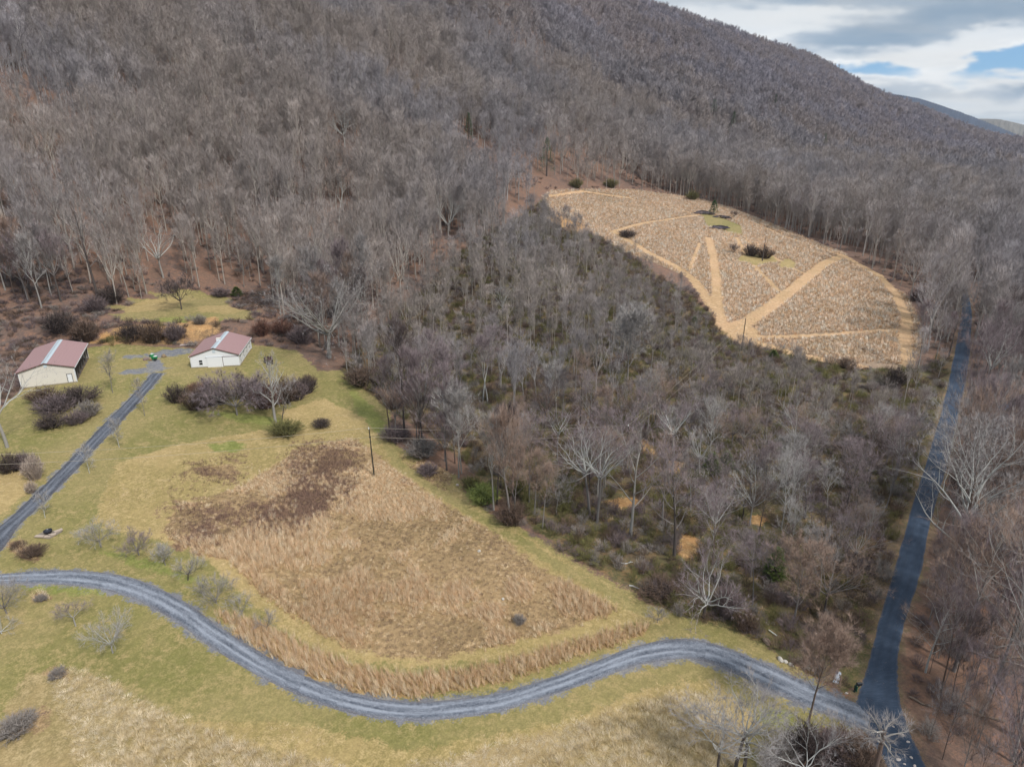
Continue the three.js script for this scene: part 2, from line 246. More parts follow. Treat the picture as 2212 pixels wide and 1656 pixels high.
function nearRoad(X, D, rows, m) { for (let k = 0; k + 1 < rows.length; k++) { const ax = (rows[k][0][0] + rows[k][1][0]) / 2, ad = (rows[k][0][1] + rows[k][1][1]) / 2, bx = (rows[k + 1][0][0] + rows[k + 1][1][0]) / 2, bd = (rows[k + 1][0][1] + rows[k + 1][1][1]) / 2, dx = bx - ax, dd = bd - ad, t = clamp(((X - ax) * dx + (D - ad) * dd) / (dx * dx + dd * dd)), w = Math.hypot(rows[k][0][0] - rows[k][1][0], rows[k][0][1] - rows[k][1][1]) / 2; if (Math.hypot(X - ax - t * dx, D - ad - t * dd) < w + m) return true; } return false; }
function paintRoad(rows, m, z) { for (let k = 0; k + 1 < rows.length; k++) { const out = (r) => { const [a, b] = r, l = Math.hypot(b[0] - a[0], b[1] - a[1]), ex = (b[0] - a[0]) / l * m, ed = (b[1] - a[1]) / l * m; return [[a[0] - ex, a[1] - ed], [b[0] + ex, b[1] + ed]]; }, p = out(rows[k]), q = out(rows[k + 1]); fillPoly([p[0], p[1], q[1], q[0]], z); } }
paintRoad(roadRows, 0.8, Z.verge); paintRoad(sideRows, 1.2, Z.verge); paintRoad(driveRows, 0.3, Z.gravel); paintRoad(laneRows, 0.25, Z.gravel);
const zoneAt = (X, D) => { const c = Math.floor((X - PX0) / PSTEP), r = Math.floor((D - PD0) / PSTEP); return c < 0 || r < 0 || c >= PW || r >= PH ? 0 : plan[r * PW + c]; };

// colours that each cover mixes: [first, second, third], grain
const COVER = [];
COVER[Z.litter] = [C(122, 97, 82), C(104, 87, 79), C(142, 104, 82)];
COVER[Z.lawn] = [C(142, 130, 82), C(122, 118, 64), C(162, 142, 98)];
COVER[Z.meadow] = [C(156, 130, 94), C(128, 106, 74), C(176, 148, 110)];
COVER[Z.thicket] = [C(100, 86, 66), C(92, 92, 54), C(136, 106, 74)];
COVER[Z.field] = [C(150, 128, 108), C(136, 116, 90), C(168, 146, 124)];
COVER[Z.path] = [C(194, 158, 120), C(176, 144, 104), C(204, 172, 136)];
COVER[Z.weeds] = [C(122, 94, 76), C(134, 108, 80), C(108, 82, 70)];
COVER[Z.dirt] = [C(184, 140, 92), C(160, 122, 78), C(198, 162, 114)];
COVER[Z.gravel] = [C(122, 122, 128), C(102, 106, 116), C(146, 140, 126)];
COVER[Z.green] = [C(132, 132, 68), C(116, 122, 58), C(150, 144, 88)];
COVER[Z.reeds] = [C(160, 132, 88), C(134, 112, 74), C(178, 150, 108)];
COVER[Z.tussock] = [C(162, 140, 98), C(142, 126, 82), C(176, 154, 114)];
COVER[Z.verge] = [C(118, 98, 80), C(110, 100, 70), C(140, 110, 92)];
COVER[Z.short] = [C(168, 146, 98), C(146, 130, 80), C(182, 158, 112)];
COVER[Z.bankbrush] = [C(168, 132, 90), C(122, 98, 72), C(188, 150, 102)];
function coverAt(X, D, wx, wd) { // weeds end raggedly, everything else along a slightly wavering line
  const z = zoneAt(X + wx, D + wd); if (D > 160) return z;
  const rx = 9 * (fbm(X * 0.16 + 11, D * 0.16, 3) - 0.5), rd = 9 * (fbm(X * 0.16 + 71, D * 0.16 + 9, 3) - 0.5), zw = zoneAt(X + wx * 6.5 + rx, D + wd * 6.5 + rd);
  if (zw === Z.weeds && (z === Z.meadow || z === Z.weeds || z === Z.short)) return fbm(X * 0.3, D * 0.3 + 5, 3) + 0.16 * (vn(X * 2.1, D * 2.1) - 0.5) + 0.34 * wx > 0.25 ? Z.weeds : Z.meadow;
  return z === Z.weeds ? Z.meadow : z;
}
function groundTexture(x0, d0, wm, hm, W, H) {
  const data = new Uint8Array(W * H * 4), r = rng(W + H), px = wm / W, enc = (v) => { v = clamp(v); return Math.round(255 * (v <= 0.0031308 ? v * 12.92 : 1.055 * Math.pow(v, 1 / 2.4) - 0.055)); };
  const lut = new Uint8Array(4097); for (let k = 0; k <= 4096; k++) lut[k] = enc(k / 4096);
  for (let j = 0; j < H; j++) for (let i = 0; i < W; i++) {
    const X = x0 + (i + 0.5) * px, D = d0 + (j + 0.5) * hm / H;
    const wx = (vn(X * 0.9, D * 0.9) - 0.5) * 1.3 + (r() - 0.5) * 0.8, wd = (vn(X * 0.9 + 60, D * 0.9 + 20) - 0.5) * 1.3 + (r() - 0.5) * 0.8;
    const z = coverAt(X, D, wx, wd), cv = COVER[z], A = cv[0], B = cv[1], E = cv[2];
    const n1 = fbm(X * 0.07 + z * 9, D * 0.07, 3), n2 = fbm(X * 0.55 + 30, D * 0.55 + z * 5, 3), n3 = vn(X * 2.6, D * 2.6), g = r();
    const n4 = vn(X * 1.3 + 7, D * 1.3), tb = ss(0.36, 0.66, n1 * 0.65 + n2 * 0.35), te = ss(0.38, 0.85, n2 * 0.4 + n4 * 0.2 + n3 * 0.15 + g * 0.25), q = 0.8 + 0.2 * n3 + 0.26 * (g - 0.35);
    const o = (j * W + i) * 4;
    for (let c = 0; c < 3; c++) data[o + c] = lut[Math.min(4096, Math.max(0, ((mix(mix(A[c], B[c], tb), E[c], te) * q) * 4096) | 0))];
    data[o + 3] = 255;
  }
  const t = new THREE.DataTexture(data, W, H); t.colorSpace = THREE.SRGBColorSpace; t.magFilter = THREE.LinearFilter; t.needsUpdate = true;
  t.repeat.set(1 / wm, 1 / hm); t.offset.set(-x0 / wm, -d0 / hm); t.wrapS = t.wrapT = THREE.RepeatWrapping;
  return t;
}
const nearMap = groundTexture(-130, 36, 260, 164, 2048, 1292), midMap = groundTexture(-300, 30, 680, 490, 2048, 1476), farMap = groundTexture(3000, 3000, 160, 160, 512, 512);
const grit = (() => { const N = 256, d = new Uint8Array(N * N * 4), r = rng(5); for (let k = 0; k < N * N; k++) { const v = 90 + 165 * Math.pow(r(), 0.7); d[k * 4] = d[k * 4 + 1] = d[k * 4 + 2] = v; d[k * 4 + 3] = 255; } const t = new THREE.DataTexture(d, N, N); t.wrapS = t.wrapT = THREE.RepeatWrapping; t.magFilter = THREE.LinearFilter; t.repeat.set(0.05, 0.05); t.needsUpdate = true; return t; })();
{ // one sheet of ground out to the horizon, finer where the photograph looks closely
  const lines = (a, b, fine, mid0, mid1, m, lo, hi, grow) => { const l = []; for (let x = a; x <= b + 1e-6; x += fine) l.push(x); for (let x = b + m; x <= mid1 + 1e-6; x += m) l.push(x); for (let x = a - m; x >= mid0 - 1e-6; x -= m) l.unshift(x); for (let st = m * 1.5, x = l[l.length - 1]; x < hi; st = Math.min(st * grow, 160)) l.push(x += st); for (let st = m * 1.5, x = l[0]; x > lo; st = Math.min(st * grow, 160)) l.unshift(x -= st); return l; };
  const xs = lines(-130, 130, 1, -300, 380, 2.5, -2500, 5000, 1.08), ds = lines(36, 200, 1, 36, 520, 2.5, -400, 7200, 1.07), nx = xs.length, nd = ds.length;
  const pos = new Float32Array(nx * nd * 3), uv = new Float32Array(nx * nd * 2);
  for (let j = 0; j < nd; j++) for (let i = 0; i < nx; i++) { const k = j * nx + i; pos[k * 3] = xs[i]; pos[k * 3 + 1] = land(xs[i], ds[j]); pos[k * 3 + 2] = -ds[j]; uv[k * 2] = xs[i]; uv[k * 2 + 1] = ds[j]; }
  const parts = [[], [], []];
  for (let j = 0; j + 1 < nd; j++) for (let i = 0; i + 1 < nx; i++) {
    const a = j * nx + i, x = (xs[i] + xs[i + 1]) / 2, d = (ds[j] + ds[j + 1]) / 2, g = x > -130 && x < 130 && d > 36 && d < 200 ? 0 : x > -300 && x < 380 && d > 36 && d < 520 ? 1 : 2;
    parts[g].push(a, a + 1, a + nx, a + 1, a + nx + 1, a + nx);
  }
  const g = new THREE.BufferGeometry(); g.setAttribute('position', new THREE.BufferAttribute(pos, 3)); g.setAttribute('uv', new THREE.BufferAttribute(uv, 2));
  const index = new Uint32Array(parts[0].length + parts[1].length + parts[2].length); let o = 0;
  parts.forEach((p, k) => { index.set(p, o); g.addGroup(o, p.length, k); o += p.length; });
  g.setIndex(new THREE.BufferAttribute(index, 1)); g.computeVertexNormals();
  const gm = (map) => new THREE.MeshStandardMaterial({ map, roughness: 1, bumpMap: grit, bumpScale: 0.05 });
  tag(mesh('ground', g, [gm(nearMap), gm(midMap), gm(farMap)]), 'open grassland, woodland floor and mountainside under the trees', null, null, 'structure');
}
function roadMesh(name, rows, lift, colour, sub, label, rough = 0.95) {
  const L = new THREE.CatmullRomCurve3(rows.map((r) => new THREE.Vector3(r[0][0], 0, r[0][1])), false, 'centripetal'), R = new THREE.CatmullRomCurve3(rows.map((r) => new THREE.Vector3(r[1][0], 0, r[1][1])), false, 'centripetal');
  let len = 0; for (let k = 0; k + 1 < rows.length; k++) len += Math.hypot(rows[k][0][0] - rows[k + 1][0][0], rows[k][0][1] - rows[k + 1][0][1]);
  const n = Math.round(len / 1.2), m = 10, pos = [], uv = [], idx = [], W = 128, H = 1024, data = new Uint8Array(W * H * 4), r = rng(n), a = new THREE.Vector3(), b = new THREE.Vector3();
  for (let i = 0; i <= n; i++) {
    const q = i / n * (rows.length - 1) / (rows.length - 1); L.getPoint(q, a); R.getPoint(q, b);
    for (let j = 0; j <= m; j++) { const e = j === 0 || j === m ? 0.28 * (vn(i * 0.7, j * 3 + lift * 90) - 0.5) / Math.max(3, a.distanceTo(b)) : 0, t = j / m + e, X = mix(a.x, b.x, t), D = mix(a.z, b.z, t); pos.push(X, land(X, D) + lift + 0.05 * (1 - (2 * j / m - 1) ** 2) - (j === 0 || j === m ? 0.07 : 0), -D); uv.push(j / m, i * 1.2 / 60); }
  }
  for (let i = 0; i < n; i++) for (let j = 0; j < m; j++) { const k = i * (m + 1) + j; idx.push(k, k + 1, k + m + 1, k + 1, k + m + 2, k + m + 1); }
  for (let y = 0; y < H; y++) for (let x = 0; x < W; x++) { const c = colour((x + 0.5) / W, y / H * 60, r), o = (y * W + x) * 4; for (let k = 0; k < 3; k++) { const v = clamp(c[k]); data[o + k] = 255 * (v <= 0.0031308 ? v * 12.92 : 1.055 * Math.pow(v, 1 / 2.4) - 0.055); } data[o + 3] = 255; }
  const map = new THREE.DataTexture(data, W, H); map.colorSpace = THREE.SRGBColorSpace; map.wrapT = map.wrapS = THREE.RepeatWrapping; map.magFilter = THREE.LinearFilter; map.needsUpdate = true;
  const g = new THREE.BufferGeometry(); g.setAttribute('position', new THREE.Float32BufferAttribute(pos, 3)); g.setAttribute('uv', new THREE.Float32BufferAttribute(uv, 2)); g.setIndex(idx); g.computeVertexNormals();
  return tag(mesh(name, g, new THREE.MeshStandardMaterial({ map, roughness: rough, side: THREE.DoubleSide })), label, null, null, 'structure');
}
const mix3 = (a, b, t) => [mix(a[0], b[0], t), mix(a[1], b[1], t), mix(a[2], b[2], t)];
const stone = [C(140, 146, 157), C(74, 80, 92), C(176, 181, 190), C(108, 102, 102)];
function gravelLook(x, y, r) { // pale wheel tracks swept clean, darker grit between and along the edges
  const wob = 0.05 * (vn(y * 0.13, 2) - 0.5), w = Math.max(Math.exp(-(((x - 0.33 - wob) / 0.1) ** 2)), Math.exp(-(((x - 0.66 - wob) / 0.1) ** 2)));
  const streak = fbm(x * 9 + wob * 20, y * 0.22, 3), n = fbm(x * 14, y * 2.5 + 40, 3), e = ss(0.2, 0.0, Math.min(x, 1 - x) + 0.12 * (n - 0.5));
  let c = mix3(stone[1], stone[0], clamp(0.2 + 0.62 * w * (0.35 + streak) + 0.7 * (n - 0.5) + 0.8 * (streak - 0.5)));
  c = mix3(c, stone[3], e * 0.6); c = mix3(c, stone[2], r() < 0.1 ? 0.7 : 0);
  const g = 0.82 + 0.36 * r(); return [c[0] * g, c[1] * g, c[2] * g];
}
roadMesh('gravel_driveway', driveRows, 0.06, gravelLook, 0, 'curving grey gravel driveway with pale wheel tracks through the grass');
roadMesh('farm_lane', laneRows, 0.064, (x, y, r) => { const c = gravelLook(x, y + 7, r); return [c[0] * 0.55, c[1] * 0.55, c[2] * 0.57]; }, 0, 'straight dark gravel lane climbing to the two barns');
const tar = [C(46, 63, 84), C(66, 81, 101), C(37, 51, 70), C(98, 94, 98)];
function tarLook(x, y, r) { const s = fbm(x * 12, y * 0.3, 3), n = fbm(x * 6 + 9, y * 0.8, 4); let c = mix3(tar[0], tar[1], clamp(0.2 + 1.4 * (n - 0.4) + 0.5 * (s - 0.5))); c = mix3(c, tar[2], 0.8 * Math.max(Math.exp(-(((x - 0.3) / 0.1) ** 2)), Math.exp(-(((x - 0.7) / 0.1) ** 2))) * s); const e = ss(0.07, 0, Math.min(x, 1 - x) + 0.05 * (n - 0.5)); c = mix3(c, tar[3], 0.6 * e); const g = 0.86 + 0.28 * r(); return [c[0] * g, c[1] * g, c[2] * g]; }
roadMesh('paved_road', roadRows, 0.075, tarLook, 0, 'dark blue-grey paved road running up the right side of the wood', 0.8);
roadMesh('side_road', sideRows, 0.07, tarLook, 0, 'narrow paved side road leaving to the right behind bare trees', 0.8);

// ---------------------------------------------------------------- barns
const M = {
  cream: std(C(228, 222, 210, 0.84), 0.7), white: std(C(236, 238, 240, 0.88), 0.6), roofL: std(C(172, 138, 138, 0.8), 0.5), trim: std(C(98, 70, 66), 0.7), ridge: std(C(194, 208, 216, 0.8), 0.45),
  vent: std(C(188, 212, 220, 0.86), 0.6), dark: std([0.012, 0.016, 0.02], 0.25), gutter: std(C(226, 230, 234, 0.85), 0.5), concrete: std(C(150, 140, 124), 0.95), post: std(C(86, 84, 82), 0.9), dirtfloor: std(C(96, 82, 68), 1), wood: std(C(150, 132, 112), 0.95), inside: std(C(110, 104, 96), 0.95),
};
{ // standing ribs of the sheet-metal roof and the board joints of the siding, as relief
  const rib = (n, w) => { const d = new Uint8Array(n * 4 * 4); for (let y = 0; y < 4; y++) for (let x = 0; x < n; x++) { const v = x < w ? 255 : 70; d.set([v, v, v, 255], (y * n + x) * 4); } const t = new THREE.DataTexture(d, n, 4); t.wrapS = t.wrapT = THREE.RepeatWrapping; t.magFilter = THREE.LinearFilter; t.needsUpdate = true; return t; };
  for (const [m, s, d] of [[M.roofL, 2.2, 0.03], [M.cream, 3, 0.012], [M.white, 3, 0.012]]) { m.bumpMap = rib(32, 4); m.bumpMap.repeat.set(s * 4, 1); m.bumpScale = d; }
}
function gableShape(w, eave, peak, px) { const s = new THREE.Shape(); s.moveTo(-w / 2, 0); s.lineTo(w / 2, 0); s.lineTo(w / 2, eave); s.lineTo(px, peak); s.lineTo(-w / 2, eave); s.closePath(); return s; }
const hole = (s, x0, x1, y0, y1) => { const h = new THREE.Path(); h.moveTo(x0, y0); h.lineTo(x0, y1); h.lineTo(x1, y1); h.lineTo(x1, y0); h.closePath(); s.holes.push(h); };
const plate = (s, z0, z1) => { const g = new THREE.ExtrudeGeometry(s, { depth: z1 - z0, bevelEnabled: false }); g.translate(0, 0, z0); return g; };
function roofOf(t, w, l, eave, peak, mat, over = 0.4) { // two slopes, ridge cap, edge trim; local z runs from -l/2 (back) to l/2 (front)
  const th = Math.atan2(peak - eave, w / 2), run = w / 2 / Math.cos(th) + over;
  for (const sd of [1, -1]) {
    const g = box(0, run, 0, 0.1, -l / 2 - over, l / 2 + over); g.rotateZ(-th); if (sd < 0) { g.rotateY(Math.PI); }
    g.translate(0, peak + 0.02, 0);
    const r = mesh('roof_slope', g, mat, t);
    const cap = box(0.004, 0.62, 0.104, 0.13, -l / 2 - over - 0.02, l / 2 + over + 0.02); cap.rotateZ(-th); if (sd < 0) cap.rotateY(Math.PI); cap.translate(0, peak + 0.02, 0);
    mesh('ridge_cap', cap, M.ridge, t);
    const rake = box(0.03, run - 0.01, -0.16, -0.003, l / 2 + over - 0.06, l / 2 + over - 0.004); rake.rotateZ(-th);
    const rk2 = box(0.03, run - 0.01, -0.16, -0.003, -l / 2 - over + 0.004, -l / 2 - over + 0.06); rk2.rotateZ(sd < 0 ? -th : -th);
    for (const rg of [rake, rk2]) { if (sd < 0) rg.rotateY(Math.PI); rg.translate(0, peak + 0.02, 0); mesh('fascia', rg, M.trim, t); }
    const gx = sd * (run * Math.cos(th) + 0.02), gy = peak - run * Math.sin(th) - 0.06;
    mesh('gutter', box(gx - 0.09, gx + 0.09, gy - 0.08, gy + 0.06, -l / 2 - over, l / 2 + over), M.gutter, t);
  }
}
function downspout(t, x, z, top) { const mb = new MB(); mb.tube([[x + Math.sign(x) * 0.42, top, z], [x + Math.sign(x) * 0.42, top - 0.2, z], [x + Math.sign(x) * 0.1, top - 0.55, z], [x + Math.sign(x) * 0.1, 0.05, z]], [0.07, 0.07, 0.07, 0.07], 6); mesh('downspout', mb.geo(), M.gutter, t); }
{ // open-sided barn on the left
  const b = spotL, w = b.w, l = b.l, t = thing('open_barn', 'long cream barn with maroon metal roof and open right side, by the left edge', 'barn', [b.x, b.h, -b.d], b.th), E = 4.15, K = 5.75;
  const fr = gableShape(w - 0.02, E, K, 0); hole(fr, w / 2 - 1.75, w / 2 - 0.75, 0.3, 2.35);
  const front = mesh('front_wall', plate(fr, l / 2 - 0.14, l / 2), M.cream, t);
  mesh('back_wall', plate(gableShape(w - 0.02, E, K, 0), -l / 2, -l / 2 + 0.14), M.cream, t);
  mesh('side_wall', box(-w / 2 + 0.01, -w / 2 + 0.15, 0, E, -l / 2 + 0.142, l / 2 - 0.142), M.cream, t);
  mesh('foundation', merge([box(-w / 2 - 0.05, w / 2 + 0.05, -0.9, 0.22, l / 2 - 0.2, l / 2 + 0.05)]), M.concrete, t);
  mesh('floor', box(-w / 2 + 0.16, w / 2 - 0.05, -0.4, 0.1, -l / 2 + 0.15, l / 2 - 0.21), M.dirtfloor, t);
  const dr = mesh('door', box(w / 2 - 1.72, w / 2 - 0.78, 0.32, 2.32, l / 2 - 0.1, l / 2 - 0.02), M.white, t);
  mesh('handle', box(w / 2 - 1.62, w / 2 - 1.54, 1.28, 1.34, l / 2 - 0.02, l / 2 + 0.04), M.trim, dr);
  mesh('door_frame', merge([box(w / 2 - 1.86, w / 2 - 1.752, 0.24, 2.44, l / 2 + 0.002, l / 2 + 0.05), box(w / 2 - 0.748, w / 2 - 0.64, 0.24, 2.44, l / 2 + 0.002, l / 2 + 0.05), box(w / 2 - 1.752, w / 2 - 0.748, 2.352, 2.44, l / 2 + 0.002, l / 2 + 0.05)]), M.post, t);
  const vent = mesh('gable_vent', box(-0.25, 0.42, 4.6, 5.3, l / 2 + 0.002, l / 2 + 0.06), M.vent, t);
  for (let k = 0; k < 5; k++) mesh('louvre', box(-0.22, 0.39, 4.66 + k * 0.125, 4.72 + k * 0.125, l / 2 + 0.062, l / 2 + 0.09), M.gutter, vent);
  for (let k = 0; k <= 6; k++) mesh('post', box(w / 2 - 0.3, w / 2 - 0.08, -0.4, E - 0.36, -l / 2 + 0.2 + k * (l - 0.62) / 6, -l / 2 + 0.42 + k * (l - 0.62) / 6), M.post, t);
  mesh('header_beam', box(w / 2 - 0.32, w / 2 - 0.06, E - 0.355, E - 0.05, -l / 2 + 0.15, l / 2 - 0.15), M.post, t);
  for (let k = 1; k < 6; k++) mesh('rafter_tie', box(-w / 2 + 0.16, w / 2 - 0.33, E - 0.3, E - 0.08, -l / 2 + 0.25 + k * (l - 0.62) / 6, -l / 2 + 0.35 + k * (l - 0.62) / 6), M.post, t);
  roofOf(t, w, l, E, K, M.roofL, 0.38);
  downspout(t, w / 2, l / 2 - 0.1, E - 0.05); mesh('corner_trim', box(w / 2 - 0.12, w / 2 + 0.012, 0.23, E - 0.1, l / 2 - 0.139, l / 2 + 0.012), M.white, t);
  mesh('corner_trim', box(-w / 2 - 0.012, -w / 2 + 0.12, 0.23, E - 0.1, l / 2 + 0.003, l / 2 + 0.014), M.white, t);
}
function sash(t, x0, x1, y0, y1, onSide, at0) { // a two-sash window; onSide: on the right wall (along z) else on the front wall
  const put = (a0, a1, b0, b1, d0, d1) => onSide ? box(at0 + d0, at0 + d1, b0, b1, a0, a1) : box(a0, a1, b0, b1, at0 + d0, at0 + d1);
  const f = 0.09, my = (y0 + y1) / 2;
  const fr = mesh('window', merge([put(x0 - f, x0, y0 - f, y1 + f, -0.02, 0.05), put(x1, x1 + f, y0 - f, y1 + f, -0.02, 0.05), put(x0, x1, y0 - f, y0, -0.02, 0.05), put(x0, x1, y1, y1 + f, -0.02, 0.05), put(x0, x1, my - 0.06, my + 0.06, -0.02, 0.04)]), M.white, t);
  mesh('pane', put(x0, x1, y0, my - 0.06, -0.05, -0.03), M.dark, fr); mesh('pane', put(x0, x1, my + 0.06, y1, -0.05, -0.03), M.dark, fr);
}
{ // closed barn with sliding doors
  const b = spotR, w = b.w, l = b.l, t = thing('white_barn', 'white barn with sliding doors, tall side windows and maroon metal roof', 'barn', [b.x, b.h, -b.d], b.th), E = 3.3, K = 5.3;
  const X = (f) => -w / 2 + f * w, fr = gableShape(w - 0.02, E, K, 0); hole(fr, X(0.165), X(0.235), 0.75, 2.05);
  mesh('front_wall', plate(fr, l / 2 - 0.14, l / 2), M.white, t);
  mesh('back_wall', plate(gableShape(w - 0.02, E, K, 0), -l / 2, -l / 2 + 0.14), M.white, t);
  mesh('side_wall', box(-w / 2 + 0.01, -w / 2 + 0.15, 0, E, -l / 2 + 0.142, l / 2 - 0.142), M.white, t);
  const sw = new THREE.Shape(); sw.moveTo(-l / 2 + 0.142, 0); sw.lineTo(l / 2 - 0.142, 0); sw.lineTo(l / 2 - 0.142, E - 0.05); sw.lineTo(-l / 2 + 0.142, E - 0.05); sw.closePath();
  const spots = [0.12, 0.37, 0.62, 0.87].map((f) => l / 2 - f * l);
  for (const z of spots) hole(sw, -z - 0.48, -z + 0.48, 0.62, 2.7);
  const sg = plate(sw, 0, 0.14); sg.rotateY(Math.PI / 2); sg.translate(w / 2 - 0.15, 0, 0); mesh('side_wall', sg, M.white, t);
  for (const z of spots) sash(t, z - 0.48, z + 0.48, 0.62, 2.7, true, w / 2 - 0.01);
  sash(t, X(0.165), X(0.235), 0.75, 2.05, false, l / 2);
  mesh('foundation', merge([box(-w / 2 - 0.04, w / 2 + 0.04, -0.9, 0.2, l / 2 - 0.3, l / 2 + 0.04), box(w / 2 - 0.3, w / 2 + 0.04, -0.9, 0.2, -l / 2, l / 2 - 0.301)]), M.concrete, t);
  mesh('floor', box(-w / 2 + 0.16, w / 2 - 0.31, -0.3, 0.1, -l / 2 + 0.15, l / 2 - 0.31), M.dirtfloor, t);
  mesh('sliding_door', box(X(0.335), X(0.655), -0.02, 2.72, l / 2 + 0.1, l / 2 + 0.16), M.white, t);
  mesh('sliding_door', box(X(0.665), X(0.985), 0.22, 2.66, l / 2 + 0.045, l / 2 + 0.09), M.white, t);
  mesh('door_track', merge([box(X(0.64), X(0.99), 2.74, 2.82, l / 2 + 0.003, l / 2 + 0.13), box(X(0.656), X(0.664), 0.2, 2.738, l / 2 + 0.003, l / 2 + 0.1)]), M.trim, t);
  mesh('door_rail', box(X(0.31), X(0.66), 2.83, 2.9, l / 2 + 0.003, l / 2 + 0.17), M.gutter, t);
  const vent = mesh('gable_vent', box(-0.35, 0.35, 3.95, 4.65, l / 2 + 0.003, l / 2 + 0.06), M.vent, t);
  for (let k = 0; k < 5; k++) mesh('louvre', box(-0.32, 0.32, 4.01 + k * 0.125, 4.07 + k * 0.125, l / 2 + 0.062, l / 2 + 0.09), M.gutter, vent);
  roofOf(t, w, l, E, K, M.roofL, 0.3);
  const cz = l / 2 - 0.46 * l; mesh('ridge_ventilator', box(-0.75, 0.3, K - 0.15, K + 0.55, cz - 0.45, cz + 0.45), M.white, t); mesh('ventilator_cap', box(-0.82, 0.37, K + 0.552, K + 0.63, cz - 0.52, cz + 0.52), M.cream, t);
  downspout(t, -w / 2, l / 2 - 0.05, E - 0.05); downspout(t, w / 2, -l / 2 + 0.2, E - 0.05);
}

// ---------------------------------------------------------------- poles, wires, small things
const poleMat = std(C(62, 58, 46), 0.95), capMat = std(C(216, 220, 216), 0.5), wireMat = std(C(176, 166, 150), 0.6);
function pole(label, p, h, lean, capped) {
  const t = thing('utility_pole', label, 'utility pole', xyz(p)); t.rotation.z = lean;
  mesh('shaft', (() => { const g = new THREE.CylinderGeometry(0.1, 0.16, h + 0.8, 10); g.translate(0, h / 2 - 0.4, 0); return g; })(), poleMat, t);
  if (capped) { const c = new THREE.CylinderGeometry(0.07, 0.13, 0.34, 8); c.translate(-0.08, h + 0.16, 0); mesh('insulator', c, capMat, t); }
  mesh('bracket', box(-0.2, 0.2, h - 1.75, h - 1.63, -0.06, 0.17), poleMat, t);
  return t;
}
const p1 = at(808, 1027), p2 = at(1602, 757), p3 = at(1352, 1010), p0 = at(-270, 1105);
const h1 = tall(p1, 926), h2 = tall(p2, 687);
pole('dark wooden pole with white top standing in the dry meadow', p1, h1, 0.025, true);
pole('dark wooden pole without cap at the corner of the upper field', p2, h2, -0.01, false);
pole('wooden pole half hidden in the thicket between the other two', p3, 9.4, 0, true);
pole('wooden pole at the far left end of the wires', p0, 10, 0, true);
function wire(label, a, b, ua, ub, sag) { const mb = new MB(), pts = [], rad = []; for (let k = 0; k <= 24; k++) { const t = k / 24; pts.push([mix(a[0], b[0], t), mix(a[1] + ua, b[1] + ub, t) - sag * 4 * t * (1 - t), -mix(a[2], b[2], t)]); rad.push(0.022); } mb.tube(pts, rad, 4); tag(mesh('power_line', mb.geo(), wireMat), label, 'wire'); }
wire('upper wire from the white-topped pole to the left edge', p1, p0, h1 + 0.25, 10.2, 1.2); wire('lower wire from the white-topped pole to the left edge', p1, p0, h1 - 1.7, 8.3, 1.2);
wire('upper wire from the white-topped pole into the thicket', p1, p3, h1 + 0.25, 9.6, 0.9); wire('lower wire from the white-topped pole into the thicket', p1, p3, h1 - 1.7, 7.7, 0.9);
wire('upper wire from the thicket up to the field corner pole', p3, p2, 9.6, h2, 1.0); wire('lower wire from the thicket up to the field corner pole', p3, p2, 7.7, h2 - 1.7, 1.0);
for (const [u, v, lab] of [[1633, 748, 'pale guard post nearest the field corner pole, leaning right'], [1646, 750, 'pale guard post right of its twin near the field corner pole']]) { const p = at(u, v), mb = new MB(); mb.tube([[-0.35, 2.4, 0], [0.25, -0.2, 0]], [0.07, 0.07], 6); const o = thing('guard_post', lab, 'post', xyz(p)); mesh('sleeve', mb.geo(), std(C(216, 206, 176)), o); const c = new THREE.SphereGeometry(0.075, 8, 6); c.translate(-0.35, 2.4, 0); mesh('cap', c, capMat, o); }
{ const p = at(1562, 757), o = thing('guard_post', 'mauve and white guard sleeve slanting left of the field corner pole', 'post', xyz(p)), mb = new MB(); mb.tube([[0.9, 1.5, 0], [-0.4, -0.2, 0]], [0.07, 0.07], 6); mesh('sleeve', mb.geo(), std(C(190, 160, 176)), o); const c = new THREE.SphereGeometry(0.075, 8, 6); c.translate(0.9, 1.5, 0); mesh('cap', c, capMat, o); }
